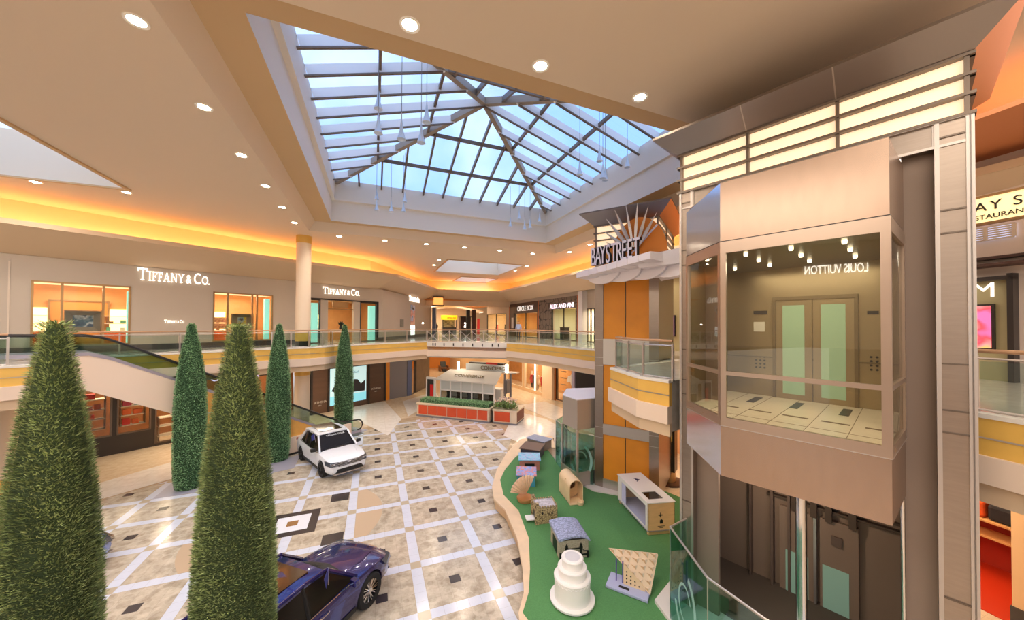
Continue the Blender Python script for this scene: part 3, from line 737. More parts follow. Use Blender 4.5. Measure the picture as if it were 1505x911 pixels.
tag(MB(RW).box(ur(842,580), ur(845.5,580), 0, .15, 0, 4.2).build('frame_post', mat('lilac_post', (168,160,184), .5)), 'pale lilac post between the dark window and black panel, ground floor right', 'post')
struct(MB(RW).box(ur(846,580), ur(880,600), 0, .05, 0, 4.2).build('wall_right', mat('black_wall', (26,22,26), .3)))
mb = MB(RW); q = ur(833,575)
mb.sprism([(q,1.9),(q+.5,2.0),(q+.75,1.5),(q+.9,1.9),(q+.75,2.4),(q+.95,3.1),(q+.55,2.6),(q+.2,2.5)], .0, .02)
tag(mb.build('window_emblem', WHITEC), 'white bird shaped emblem on the dark ground floor shop window', 'emblem')
for k in range(4):
    mb = MB(RW); tag(mb.box(ur(820,575), ur(826,575), -.6, -.3, .9+k*.6, .95+k*.6).build('display_shelf', STEELW), 'steel shelf in the dark ground floor shop window', 'shelf', 'steel shelves in the dark shop window')
# mannequins in the clothes windows
def mannequin(fr, s, t_, z0, m, label, group=None, legs=DARK):
    p = Vector(fr.p(s, t_, z0)); t = thing('mannequin', label, 'mannequin', tuple(p), group)
    MB().lathe([(.05,1.02),(.17,1.0),(.16,.9),(.13,1.15),(.2,1.4),(.17,1.48),(.05,1.52),(.05,1.56),(.09,1.62),(.1,1.7),(.07,1.8),(0,1.82)], tuple(p), 12).build('figure', mat('mannequin_skin', (230,206,184), .5), t, smooth=True)
    MB().lathe([(.22,.55),(.19,.9),(.16,1.12),(.21,1.42),(.1,1.5)], tuple(p), 12).build('garment', m, t, smooth=True)
    for sg in (-1, 1):
        MB(fr).tube([(s+sg*.09,t_,z0+.95),(s+sg*.1,t_,z0+.5),(s+sg*.1,t_,z0+.03)], [.08,.06,.045], 8).build('leg', legs, t, smooth=True)
        MB(fr).tube([(s+sg*.2,t_,z0+1.42),(s+sg*.28,t_+.05,z0+1.12),(s+sg*.25,t_+.12,z0+.86)], [.06,.045,.035], 8).build('arm', m, t, smooth=True)
    return t
REDM, GRYM, CRM = mat('cloth_red', (214,52,44), .8), mat('cloth_charcoal', (70,66,70), .8), mat('cloth_cream', (232,214,190), .8)
a, b = r0[0][0], r0[0][1]
for k, (f, m_, lb) in enumerate(((.2,REDM,'mannequin in red in the left clothes window, ground floor right'), (.45,GRYM,'mannequin in charcoal beside the red one, left clothes window'), (.72,CRM,'mannequin in cream near the lit strip of the left clothes window'))):
    mannequin(RW, a+(b-a)*f, -.7, .3, m_, lb)
a, b = r0[1][0], r0[1][1]
for k, (f, m_, lb) in enumerate(((.18,REDM,'mannequin in red in the right clothes window beside the lit strip'), (.5,GRYM,'mannequin in dark clothes in the middle of the right clothes window'), (.8,CRM,'mannequin in cream next to the cream pilaster'))):
    mannequin(RW, a+(b-a)*f, -.7, .3, m_, lb)
a, b = o0[0], o0[1]
for f, m_, lb in ((.35,REDM,'mannequin with red top in the far upper shop window'), (.8,GRYM,'dark dressed mannequin at the right of the far upper shop window')):
    mannequin(RU, a+(b-a)*f, -.6, ZF, m_, lb)
# end of the ground corridor
E1 = 57.0
struct(MB().box(-4, 24, E1, E1+.3, 0, 4.35).build('wall_far', mat('far_orange', (232,148,66), .6)))
light('corridor_lamp', 'AREA', (12,40,4.2), 320, (1,.8,.55), 8, 8); light('corridor_lamp', 'AREA', (11,50,4.2), 320, (1,.78,.5), 8, 6); light('corridor_lamp', 'AREA', (10,33,4.2), 130, (1,.8,.55), 6, 3)
mb = MB()
for u0_, u1_, in ((683,697),(699,709),(712,722)):
    a_, b_ = far(u0_,530,E1-.05), far(u1_,530,E1-.05); mb.box(a_[0], b_[0], E1-.06, E1, .3, 3.4)
tag(mb.build('shop_windows_glow', mat('glow_amber', (255,180,90), .5, emit=(255,160,70), es=1.2)), 'amber lit shop front at the end of the ground corridor', 'shop front')
a_ = far(731,545,E1-.1); mb = text_mb('2', 2.0, None, 0, 0, 0, place=lambda c: (a_[0]+c.x, E1-.12-c.z, 1.3+c.y)); tag(mb.build('wall_numeral', BRN), 'large brown numeral on the orange wall at the end of the ground corridor', 'sign')
t = thing('lounge_chair', 'dark padded massage chair standing in the ground corridor', 'chair', (*G(652,545),0))
x, y = G(652,545)
MB().box(x-.5, x+.5, y-.5, y+.5, .15, .55).build('seat', mat('leather_brown', (110,66,34), .4), t, bevel=.06)
MB().hexa([(x-.45,y+.3,.5),(x+.45,y+.3,.5),(x+.45,y+.55,.5),(x-.45,y+.55,.5),(x-.4,y+.6,1.35),(x+.4,y+.6,1.35),(x+.4,y+.85,1.35),(x-.4,y+.85,1.35)]).build('backrest', BLACK, t, bevel=.05)
for sg in (-1,1): MB().box(x+sg*.6-.12, x+sg*.6+.12, y-.5, y+.5, 0, .8).build('armrest', mat('leather_brown'), t, bevel=.05)
MB().box(x-.3, x+.3, y-.9, y-.5, 0, .4).build('footrest', BLACK, t, bevel=.05)

# ------------------------------------------------------------------ topiary trees
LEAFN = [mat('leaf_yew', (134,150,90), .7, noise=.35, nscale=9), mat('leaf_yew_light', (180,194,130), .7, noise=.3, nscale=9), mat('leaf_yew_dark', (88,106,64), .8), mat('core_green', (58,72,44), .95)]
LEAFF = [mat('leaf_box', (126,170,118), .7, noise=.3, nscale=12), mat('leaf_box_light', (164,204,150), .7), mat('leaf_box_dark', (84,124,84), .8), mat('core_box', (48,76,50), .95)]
TP = [(0,.5),(.5,.585),(1.2,.61),(3.2,.62),(4.1,.58),(4.9,.5),(5.6,.4),(6.2,.28),(6.6,.19),(6.9,.14),(7.0,.05)]
def prof0(z):
    for (a, ra), (b, rb) in zip(TP, TP[1:]):
        if z <= b: return ra+(rb-ra)*(z-a)/(b-a)
    return .03
def tree(label, x, y, H, n, near, blunt=0, zmin=0, seed=1, rs=.87):
    prof = lambda z: prof0(z)*rs
    rnd = random.Random(seed); t = thing('topiary_tree', label, 'tree', (x, y, 0)); ms = LEAFN if near else LEAFF
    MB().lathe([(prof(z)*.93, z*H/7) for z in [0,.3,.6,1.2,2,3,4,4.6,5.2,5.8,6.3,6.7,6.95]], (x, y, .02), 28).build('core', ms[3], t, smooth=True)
    mb = MB(); V, F, M = mb.v, mb.f, mb.mi
    for i in range(n):
        while True:
            z = rnd.uniform(zmin, 7.0)
            if rnd.random() < max(.3, prof0(z)/.62): break
        a = rnd.uniform(0, 6.2832); r = prof(z)*rnd.uniform(.9, 1.02)
        if blunt and z > 6.85: r = rnd.uniform(0, .15)
        ca, sa = math.cos(a), math.sin(a)
        if near: L, w = rnd.uniform(.04,.085), rnd.uniform(.004,.008)
        else: L, w = rnd.uniform(.03,.06), rnd.uniform(.014,.024)
        up = rnd.uniform(.1,1.1) if near else rnd.uniform(-.6,.8); tw = rnd.uniform(-.9,.9)
        d = Vector((ca-sa*tw, sa+ca*tw, up*1.2)).normalized()
        sd = Vector((-sa, ca, rnd.uniform(-.8,.8))).normalized()
        p = Vector((x+ca*r, y+sa*r, z*H/7)); k = len(V); q = p+d*L
        m1 = p+d*L*.5
        V += [tuple(p), tuple(m1-sd*w), tuple(q), tuple(m1+sd*w)]; F.append((k,k+1,k+2,k+3))
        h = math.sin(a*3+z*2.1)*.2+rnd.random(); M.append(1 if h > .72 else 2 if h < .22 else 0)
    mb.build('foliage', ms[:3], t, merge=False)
    return t
tree('tall clipped conical yew at the left edge, nearest to the camera', -3.65, 6.06, 7.0, 52000, True, 1, 1.6, 1, .68)
tree('tall clipped conical yew in the left foreground, second from the left edge', -1.79, 6.06, 6.98, 52000, True, 1, 1.9, 2, .74)
tree('slim clipped boxwood cone before the sweet shop, left of the foreground yew', *G(278,716), 7.0, 26000, False, seed=3)
tree('slim clipped boxwood cone between the foreground yew and the white car', *G(408,676), 7.0, 22000, False, seed=4)
tree('slim clipped boxwood cone rising behind the white car', *G(505,640), 7.0, 18000, False, seed=5)

# ------------------------------------------------------------------ escalators
LAV = mat('escalator_cap', (176,170,186), .3, .5)
def escalator(N0, label, clad=True):
    n = -N0
    t = thing('escalator', label, 'escalator', LW.p(6, n-.7, 0))
    top = [(-1.6,5.9),(1.35,5.9),(1.95,5.66),(10.9,.52),(11.4,.38),(12.3,.36)]           # cap line of the near balustrade
    hr = [(-2.0,6.56),(1.3,6.52),(1.75,6.42),(2.5,6.03),(10.9,1.20),(11.4,1.06),(12.1,1.02)]
    for k, off in enumerate((0, -1.35)):
        A = n+off
        mb = MB(LW)
        for (a,b),(c,d) in zip(top, top[1:]): mb.hexa([(a,A-.1,b-.12),(c,A-.1,d-.12),(c,A+.12,d-.12),(a,A+.12,b-.12),(a,A-.1,b),(c,A-.1,d),(c,A+.12,d),(a,A+.12,b)])
        mb.build('cap', LAV, t)
        loop = lambda s, z, r, sg: [(s+sg*r*math.sin(q), A, z-r+r*math.cos(q)) for q in [i*math.pi/10 for i in range(11)]]
        pts = list(reversed(loop(-2.0, 6.56, .33, -1)))+[(a,A,b) for a,b in hr[1:-1]]+loop(12.1, 1.02, .33, 1)
        MB(LW).tube(pts, .042, 8).build('handrail', BLACK, t, smooth=True)
        q = [(-2.0,5.9),(1.35,5.9),(1.95,5.66),(10.9,.52),(11.4,.38),(12.2,.36),(12.35,.7),(12.1,.98),(11.4,1.02),(10.9,1.16),(2.5,5.99),(1.75,6.38),(1.3,6.48),(-2.0,6.52),(-2.25,6.2)]
        MB(LW).sprism(q, A-.008, A+.008).build('glass_side', GLASSG, t)
    ns = 34; mb = MB(LW)
    for i in range(ns):
        s = 1.4+i*(9.9/ns); z = 5.5-i*(5.5/ns); mb.box(s, s+9.9/ns+.01, n-1.25, n-.1, z-.25, z)
    mb.box(-.6, 1.4, n-1.25, n-.1, 5.3, 5.6); mb.box(11.2, 12.6, n-1.25, n-.1, 0, .03)
    mb.build('steps', mat('step_metal', (110,108,110), .4, .8), t)
    if clad:
        # cream underside and side, orange lower cladding
        MB(LW).sprism([(.35,5.8),(1.35,5.8),(1.9,5.55),(4.55,4.03),(4.55,2.78),(3.75,3.08),(1.27,4.5),(.35,4.5)], n-1.45, n+.1).build('cladding', CREAM, t)
        MB(LW).sprism([(4.55,4.03),(10.9,.4),(10.9,.36),(4.55,.36)], n-1.45, n+.1).build('lower_cladding', mat('escalator_orange', (226,168,84), .5, noise=.05), t)
        MB(LW).sprism([(4.6,2.95),(7.2,2.95),(7.2,2.91),(4.6,2.91)], n+.1, n+.115).build('trim_line', STEELW, t)
        MB(LW).box(4.5, 11.6, n+.08, n+.2, .1, .95).build('kick_panel', CREAM, t)
        MB(LW).box(4.5, 11.7, n-1.45, n+.22, 0, .12).build('kick_base', BLACK, t)
    return t
escalator(20.5, 'escalator with black handrails running down from the upper left landing')
pb = thing('poster_board', 'dark grey blue advertising board fixed below the escalator side', 'poster', LW.p(5.6, -20.4, .9))
MB(LW).box(4.6, 7.3, -20.47, -20.42, .97, 2.72).build('panel', mat('board_slate', (98,108,120), .35), pb)
MB(LW).sprism([(5.35+.42*math.cos(a/16*6.283), 1.9+.5*math.sin(a/16*6.283)) for a in range(16)], -20.42, -20.41).build('oval', mat('board_face', (196,166,140), .5), pb)
text_mb('at simon', .28, LW, 4.95, -20.4, 2.35, depth=.01).build('lettering', mat('board_white', (236,236,240), .5), pb)
text_mb('MORE', .3, LW, 5.0, -20.39, 1.75, depth=.01).build('lettering', mat('board_white'), pb)

# ------------------------------------------------------------------ cars
def boolean_cut(o, cutters):
    for c in cutters:
        md = o.modifiers.new('cut', 'BOOLEAN'); md.operation = 'DIFFERENCE'; md.object = c; md.solver = 'EXACT'
    dg = bpy.context.evaluated_depsgraph_get(); me = bpy.data.meshes.new_from_object(o.evaluated_get(dg))
    o.modifiers.clear(); o.data = me
    for c in cutters: bpy.data.objects.remove(c)
def car(label, x, y, ang, paint, trimc, L=4.75, W=1.88, H=1.66, wb=2.88, wr=.36, sunroof=True, grille='wide', rim=BLACK, spokes=None, banner=None, flag=True, low=0):
    fr = Fr(x, y, ang); fr.n = (-fr.d[1], fr.d[0])
    t = thing('car', label, 'car', (x, y, 0))
    hL, w = L/2, W/2
    # s: + is the front. station: s, sill z, belt z, deck z, half width, nose squeeze
    ST = [(-hL, .62, .95, 1.0, w*.80), (-hL+.05, .40, 1.0, 1.05, w*.88), (-hL+.35, .26, 1.03, 1.1, w*.98), (-hL+.9, .24, 1.03, 1.1, w), (-.3, .24, 1.0, 1.05, w),
          (.75, .24, .98, 1.03, w), (1.0, .24, .985, 1.05, w), (1.45, .24, .96, 1.02, w*.99), (1.9, .25, .90, .975, w*.96), (hL-.2, .27, .82, .90, w*.90), (hL-.04, .3, .74, .80, w*.80), (hL, .38, .62, .66, w*.74)]
    rings = []
    for s, zs, zb, zd, hw in ST:
        half = [(hw*.86, zs), (hw*.97, zs+.1), (hw, (zs+zb)/2), (hw*.985, zb-.12), (hw*.95, zb-.02), (hw*.86, zb+.02+.0*zd), (hw*.45, zd), (0, zd+.015)]
        ring = [(s, q, z) for q, z in half]+[(s, -q, z) for q, z in reversed(half[:-1])]
        rings.append(ring)
    mb = MB(fr); n = len(rings[0]); vs = [q for r in rings for q in r]; fs = []
    for i in range(len(rings)-1): fs += [(i*n+k, i*n+(k+1)%n, (i+1)*n+(k+1)%n, (i+1)*n+k) for k in range(n)]
    fs += [tuple(range(n-1,-1,-1)), tuple(range((len(rings)-1)*n, len(rings)*n))]
    mb.add(vs, fs); body = mb.build('body', paint, t, smooth=True)
    axs = [(sx, sy) for sx in (wb/2+.02, -wb/2+.02) for sy in (1, -1)]
    cut = []
    for sx, sy in axs:
        c = MB(fr).lathe([(wr+.055, -.3), (wr+.055, .3)], (sx, sy*w, wr), 28, axis='y')
        co = c.build('cutter', BLACK); co.location = co.location; cut.append(co)
    dg = bpy.context.view_layer.update(); boolean_cut(body, cut)
    body.data.polygons.foreach_set('use_smooth', [True]*len(body.data.polygons))
    try: body.data.set_sharp_from_angle(angle=R_(34))
    except Exception: pass
    # greenhouse (glass) and roof
    zb = 1.0; zr = H
    gs = [(-hL+.42, zb+.04, w*.90, -hL+.95, zr-.10, w*.68), (-hL+1.5, zb+.02, w*.94, -hL+1.55, zr-.03, w*.74), (-.1, zb, w*.94, -.15, zr, w*.74), (1.05, zb, w*.90, .35, zr-.06, w*.72)]
    mb = MB(fr); vs = []
    for s, z, hw, s2, z2, hw2 in gs: vs += [(s, hw, z), (s2, hw2, z2), (s2, -hw2, z2), (s, -hw, z)]
    fs = []
    for i in range(3): fs += [(i*4+k, i*4+(k+1)%4, (i+1)*4+(k+1)%4, (i+1)*4+k) for k in range(4)]
    fs += [(3,2,1,0), (12,13,14,15)]
    mb.add(vs, fs); mb.build('windows', mat('car_glass', (34,28,24), .14, 0, spec=.18), t)
    mb = MB(fr); R = [(g[3], g[5], g[4]) for g in gs]
    up, dn = [], []
    rr = [(R[0][0]-.18, R[0][1]*.97, R[0][2]-.02)]+R
    top = []
    for s, hw, z in rr: top.append([(s, hw+.02, z-.02), (s, hw*.9, z+.035), (s, 0, z+.055), (s, -hw*.9, z+.035), (s, -hw-.02, z-.02)])
    vs = [q for r in top for q in r]; fs = [(i*5+k, i*5+k+1, (i+1)*5+k+1, (i+1)*5+k) for i in range(4) for k in range(4)]
    nb = len(vs); vs += [(a, b, c-.05) for a, b, c in vs]; fs += [tuple(nb+i for i in f) for f in fs]
    for i in range(4): fs += [(i*5, (i+1)*5, nb+(i+1)*5, nb+i*5), (i*5+4, (i+1)*5+4, nb+(i+1)*5+4, nb+i*5+4)]
    fs += [tuple(range(5))+tuple(nb+4-i for i in range(5)), tuple(20+i for i in range(5))+tuple(nb+24-i for i in range(5))]
    mb.add(vs, fs); roof = mb.build('roof', paint, t, smooth=True)
    if sunroof:
        MB(fr).add([(s, q, z) for s, q, z in ((-1.25, .5, zr+.035), (-1.25, -.5, zr+.035), (.12, -.5, zr+.018), (.12, .5, zr+.018))]+[(s, q, z) for s, q, z in ((-1.25, .5, zr+.06), (-1.25, -.5, zr+.06), (.12, -.5, zr+.045), (.12, .5, zr+.045))],
           [(0,3,2,1),(4,5,6,7),(0,1,5,4),(1,2,6,5),(2,3,7,6),(3,0,4,7)]).build('sunroof', mat('sunroof_glass', (60,44,32), .08, spec=.8), t)
    for sy in (1, -1):
        mb = MB(fr)
        mb.tube([(1.1, sy*w*.90, zb), (.4, sy*w*.725, zr-.05)], .045, 6)
        mb.tube([(.4, sy*w*.725, zr-.04), (-.15, sy*w*.745, zr+.01), (-hL+1.5, sy*w*.745, zr-.02), (-hL+.9, sy*w*.69, zr-.09)], .035, 6)
        mb.hexa([(-hL+.38, sy*(w*.92), zb), (-hL+.85, sy*(w*.955), zb), (-hL+.85, sy*(w*.90), zb), (-hL+.38, sy*(w*.86), zb), (-hL+.9, sy*(w*.70), zr-.1), (-hL+1.15, sy*(w*.745), zr-.07), (-hL+1.15, sy*(w*.68), zr-.07), (-hL+.9, sy*(w*.64), zr-.1)])
        mb.build('pillar', paint, t)
        mb = MB(fr)
        for s_, s2 in ((-.2,-.2), (-hL+1.62,-hL+1.55)):
            mb.tube([(s_, sy*w*.942, zb+.02), (s2, sy*w*.742, zr-.04)], .04, 6)
        mb.build('door_pillar', BLACK, t)
        MB(fr).tube([(1.05, sy*w*.955, zb-.005), (-.2, sy*w*.965, zb+.0), (-hL+.8, sy*w*.955, zb+.03)], .014, 6).build('window_trim', CHROME, t)
        mir = MB(fr).hexa([(.78, sy*(w+.0), 1.02), (.92, sy*(w+.0), 1.02), (.9, sy*(w+.22), 1.04), (.74, sy*(w+.22), 1.04), (.78, sy*(w+.02), 1.17), (.9, sy*(w+.02), 1.16), (.88, sy*(w+.21), 1.17), (.74, sy*(w+.21), 1.18)]).build('door_mirror', trimc, t, bevel=.02)
        for s0 in (.1, -.95):
            MB(fr).tube([(s0+.14, sy*(w+.005), .86), (s0+.06, sy*(w+.03), .865), (s0-.06, sy*(w+.03), .865), (s0-.14, sy*(w+.005), .86)], .014, 6).build('door_handle', CHROME if trimc != BLACK else paint, t)
        MB(fr).box(-1.0, 1.0, sy*(w-.02)-.015, sy*(w-.02)+.015, .27, .38).build('sill_trim', BLACK, t)
        MB(fr).hexa([(hL-.36, sy*w*.98, .67), (hL-.02, sy*w*.84, .63), (hL+.03, sy*w*.48, .63), (hL-.3, sy*w*.5, .66), (hL-.5, sy*w*.985, .84), (hL-.1, sy*w*.87, .81), (hL-.02, sy*w*.48, .795), (hL-.3, sy*w*.5, .8)]).build('headlight', mat('headlight', (86,92,104), .08, .4, spec=1), t, bevel=.01)
        MB(fr).hexa([(-hL-.02, sy*w*.62, .86), (-hL+.2, sy*w*.97, .86), (-hL+.3, sy*w*.95, .86), (-hL+.1, sy*w*.6, .86), (-hL+.0, sy*w*.62, 1.0), (-hL+.2, sy*w*.97, 1.0), (-hL+.3, sy*w*.93, 1.0), (-hL+.1, sy*w*.6, 1.0)]).build('tail_light', mat('tail_red', (150,20,20), .2), t)
    # grille, intake, plate area, wipers, cowl
    gw = .52 if grille == 'wide' else .34
    mb = MB(fr); mb.hexa([(hL-.05, gw*w, .62), (hL-.05, -gw*w, .62), (hL+.035, -gw*w, .62), (hL+.035, gw*w, .62), (hL-.16, gw*w, .80), (hL-.16, -gw*w, .80), (hL-.015, -gw*w, .785), (hL-.015, gw*w, .785)]); mb.build('grille', DARK, t)
    mb = MB(fr)
    for z in (.66, .72, .77): mb.box(hL-.02-(z-.63)*.3, hL+.055-(z-.63)*.3, -gw*w*1.6 if grille == 'wide' else -gw*w, gw*w*1.6 if grille == 'wide' else gw*w, z, z+.012)
    mb.build('grille_bar', CHROME, t)
    mb = MB(fr); mb.lathe([(.0,.0),(.075,.0),(.075,.02),(0,.02)], (hL-.01, 0, .715), 20, axis='x'); mb.build('badge', CHROME, t)
    MB(fr).hexa([(hL-.07, w*.78, .34), (hL-.07, -w*.78, .34), (hL+.03, -w*.6, .34), (hL+.03, w*.6, .34), (hL-.09, w*.8, .53), (hL-.09, -w*.8, .53), (hL+.015, -w*.52, .5), (hL+.015, w*.52, .5)]).build('lower_intake', BLACK, t, bevel=.01)
    MB(fr).box(hL-.12, hL+.05, -w*.74, w*.74, .28, .32).build('lower_lip', STEELW if grille == 'wide' else BLACK, t)
    mb = MB(fr); cr_ = [(-.84,1.012),(-.6,1.045),(-.42,1.06),(0,1.078),(.42,1.06),(.6,1.045),(.84,1.012)]
    for (q0, z0), (q1, z1) in zip(cr_, cr_[1:]):
        mb.hexa([(.94-.1*abs(q0), q0*w, z0-.02), (.94-.1*abs(q1), q1*w, z1-.02), (1.12-.16*abs(q1), q1*w, z1-.02), (1.12-.16*abs(q0), q0*w, z0-.02), (.94-.1*abs(q0), q0*w, z0+.006), (.94-.1*abs(q1), q1*w, z1+.006), (1.12-.16*abs(q1), q1*w, z1+.004), (1.12-.16*abs(q0), q0*w, z0+.004)])
    mb.build('cowl', BLACK, t)
    mb = MB(fr)
    for sy in (.1, -.6): mb.tube([(1.0, sy*w, 1.075), (.93, (sy+.35)*w, 1.10), (.9, (sy+.6)*w, 1.12)], .008, 5)
    mb.build('wiper', BLACK, t)
    for sx in (1, ):
        for sy in (1,-1): MB(fr).tube([(1.2, sy*.62, 1.045), (1.6, sy*.58, 1.01), (2.0, sy*.5, .95)], .006, 4).build('bonnet_crease', paint, t)
    if banner:
        def pl(c): 
            k = c.y/.3*.06; return (.40+.04-.1*k*5+.02, .52-c.x, zr-.1+k*.8)
        a, b = Vector((1.05, 0, zb)), Vector((.35, 0, zr-.06)); d = (a-b).normalized(); nn = Vector((d.z*-1, 0, d.x)).normalized()
        if nn.x < 0: nn = -nn
        mb = text_mb(banner, .12, fr, 0, 0, 0, place=lambda c: tuple(b+d*(.16-c.y*1.0)+nn*.012+Vector((0, -.0, 0))+Vector((0, (.50-c.x)*-1*-1, 0))))
        mb.build('windscreen_lettering', mat('sticker_white', (240,240,240), .5), t)
    for sx, sy in axs:
        wt = thing_part('wheel', t)
        c = (sx, sy*(w-.12), wr)
        MB(fr).lathe([(wr*.66,-.1),(wr*.93,-.115),(wr,-.08),(wr,.08),(wr*.93,.115),(wr*.66,.1),(wr*.66,-.1)], c, 36, axis='y', cap=False).build('tyre', mat('tyre', (28,28,30), .8), wt, smooth=True)
        MB(fr).lathe([(wr*.66,-.1),(wr*.62,-.02*1),(wr*.62,.06),(wr*.66,.1)], c, 36, axis='y', cap=False).build('rim', rim, wt, smooth=True)
        mb = MB(fr)
        for k in range(10 if spokes else 5):
            a = k*2*math.pi/(10 if spokes else 5); o = sy*.07
            for da in ((-.06, .06) if spokes else (-.12, .12)):
                p0 = (c[0]+.05*math.cos(a), c[1]+o, c[2]+.05*math.sin(a)); p1 = (c[0]+wr*.65*math.cos(a+da*2), c[1]+o+sy*.01, c[2]+wr*.65*math.sin(a+da*2))
                mb.tube([p0, p1], .013 if spokes else .018, 5)
        mb.lathe([(.07,-.02),(.07,.02)], (c[0], c[1]+sy*.075, c[2]), 14, axis='y')
        mb.build('spokes', spokes or rim, wt)
        MB(fr).lathe([(0,-.01),(wr*.55,-.01),(wr*.55,.01),(0,.01)], (c[0], c[1]-sy*.02, c[2]), 20, axis='y').build('brake_disc', mat('disc', (60,58,58), .4, .7), wt)
    if flag:
        sy = flag
        f = tag(MB(fr).tube([(.35, sy*(w*.84), 1.3), (.3, sy*(w*.9), 1.72)], .008, 5).build('flag_pole', STEELW, t))
        mb = MB(fr)
        mb.loft([(.30, sy*w*.9, 1.72), (.31, sy*w*.9+.02, 1.72), (.33, sy*w*.87+.02, 1.46), (.32, sy*w*.87, 1.46)], [(.12, sy*w*.98, 1.60), (.13, sy*w*.98+.02, 1.60), (.2, sy*w*.96+.02, 1.36), (.19, sy*w*.96, 1.36)])
        mb.build('flag', mat('flag_blue', (46,52,130), .7), t)
    return t
def thing_part(name, parent):
    o = bpy.data.objects.new(name, None); COL.objects.link(o); o.parent = parent; OFF[o.name] = OFF[parent.name]; o.empty_display_size = .1
    return o
WPAINT = mat('paint_white', (232,236,244), .22, coat=.8)
BPAINT = mat('paint_navy', (38,36,104), .18, .35, coat=1)
fl_, rl_, fr__ = G(473,700.8), G(443,675.5), G(538,687)
ang = math.degrees(math.atan2(fl_[1]-rl_[1], fl_[0]-rl_[0]))
d_ = Vector((math.cos(R_(ang)), math.sin(R_(ang)))); nL = Vector((-d_[1], d_[0]))
cx_ = Vector(fl_)-d_*1.44+nL*.86
car('white sports utility car with dark sunroof, parked beside the escalator foot', cx_[0], cx_[1], ang, WPAINT, BLACK, banner='AUTO GALLERY', flag=-1, grille='wide')
car('dark blue car in the foreground, half hidden by the second yew', -1.72, 8.85, 48.5, BPAINT, BPAINT, L=4.85, W=1.96, H=1.62, wb=2.95, wr=.39, sunroof=True, grille='narrow', rim=mat('rim_dark', (50,50,54), .3, .8), spokes=CHROME, flag=-1)
car('blue and white car at the left edge, almost hidden behind the nearest yew', -9.15, 12.5, 50, mat('paint_blue_white', (120,140,200), .2, .3, coat=1), BPAINT, rim=mat('rim_dark'), spokes=CHROME, flag=-1, sunroof=False)

# ------------------------------------------------------------------ raised turf bed with stone coping
TZ = .45
outer = [G(u,v,TZ) for u,v in ((812,640),(765,645),(745,665),(730,690),(723,715),(726,733),(742,748),(760,790),(768,835),(770,870),(762,900))]+[(2.9,6.6),(2.6,5.6)]
inner = [G(u,v,TZ) for u,v in ((816,658),(780,655),(757,672),(742,690),(735,705),(740,727),(762,750),(777,790),(779,835),(777,870),(768,900))]+[(3.3,6.7),(3.0,5.6)]
STO = mat('travertine', (226,198,166), .45, noise=.06, nscale=3); STS = mat('travertine_side', (206,170,130), .45, noise=.07, nscale=2)
mb = MB()
for i in range(len(outer)-1): mb.prism([outer[i], outer[i+1], inner[i+1], inner[i]], .38, TZ)
struct(mb.build('wall_planter', STO))
mb = MB(); o2 = offset_line(outer, -.05); o3 = offset_line(outer, -.2)
for i in range(len(outer)-1): mb.prism([o2[i], o2[i+1], o3[i+1], o3[i]], .06, .38)
struct(mb.build('wall_planter', STS))
mb = MB(); o4 = offset_line(outer, -.08)
for i in range(len(outer)-1): mb.prism([o4[i], o4[i+1], o3[i+1], o3[i]], .0, .06)
trim(mb, DARK)
tp = inner[1:]+[(9.5,4),(11.5,8),(10.8,10.5),(9.6,12.2),(8.2,14.6),(8.55,16.2)]
tf = MB().prism(tp, .2, TZ-.01).build('turf', TURF); tag(tf, 'green artificial turf covering the raised bed with the pet houses', 'turf', kind='stuff')
# tower plinths and coping
cp2 = [G(u,v,TZ) for u,v in ((816,676),(820,683),(840,706),(873,722),(907,728))]+[(10.2,10.0),(10.6,12),(9.0,15.6)]
trim(MB().prism(cp2, .3, TZ+.04), mat('marble_white', (226,218,214), .3))

# ------------------------------------------------------------------ pet houses
PLY = mat('plywood', (226,184,134), .55, noise=.06, nscale=3, stretch=(1,1,6)); PLYL = mat('plywood_light', (236,206,166), .55, noise=.04, nscale=3)
WPT = mat('paint_offwhite', (236,232,230), .5)
def pos(u, v, z=TZ): return G(u, v, z)
# wedding cake
x, y = pos(841, 880); t = thing('pet_house', 'white three tier wedding cake pet house on a round board', 'pet house', (x, y, TZ))
MB().lathe([(.5,TZ),(.53,TZ+.03),(.53,TZ+.07),(.0,TZ+.07)], (x,y,0), 48).build('base_board', WPT, t, smooth=True)
for nm, r, z0, z1 in (('lower_tier', .42, .07, .58), ('middle_tier', .33, .58, .79), ('top_tier', .245, .79, 1.0)):
    MB().lathe([(r,TZ+z0),(r,TZ+z1-.02),(r-.02,TZ+z1),(0,TZ+z1)], (x,y,0), 48).build(nm, mat('icing', (244,240,236), .6, bump=.15, nscale=14), t, smooth=True)
    mb = MB(); mb.lathe([(r+.0,TZ+z1-.03),(r+.018,TZ+z1-.015),(r,TZ+z1+.012),(r-.03,TZ+z1+.012)], (x,y,0), 48); mb.build('icing_rim', WPT, t, smooth=True)
MB().lathe([(.18,TZ+1.0),(.18,TZ+1.015),(0,TZ+1.015)], (x,y,0), 40).build('top_disc', mat('icing_grey', (206,204,210), .5), t)
mb = MB()
for k in range(26):
    a = k*2*math.pi/26; mb.tube([(x+0.425*math.cos(a+q*.06), y+0.425*math.sin(a+q*.06), TZ+.52-.035*math.sin((q+2)/4*math.pi)) for q in (-2,-1,0,1,2)], .006, 5)
mb.build('icing_swag', WPT, t)
def house_fr(u, v, ang): x, y = pos(u, v); f = Fr(x, y, ang); f.n = (math.sin(R_(ang)), -math.cos(R_(ang))); return f, x, y
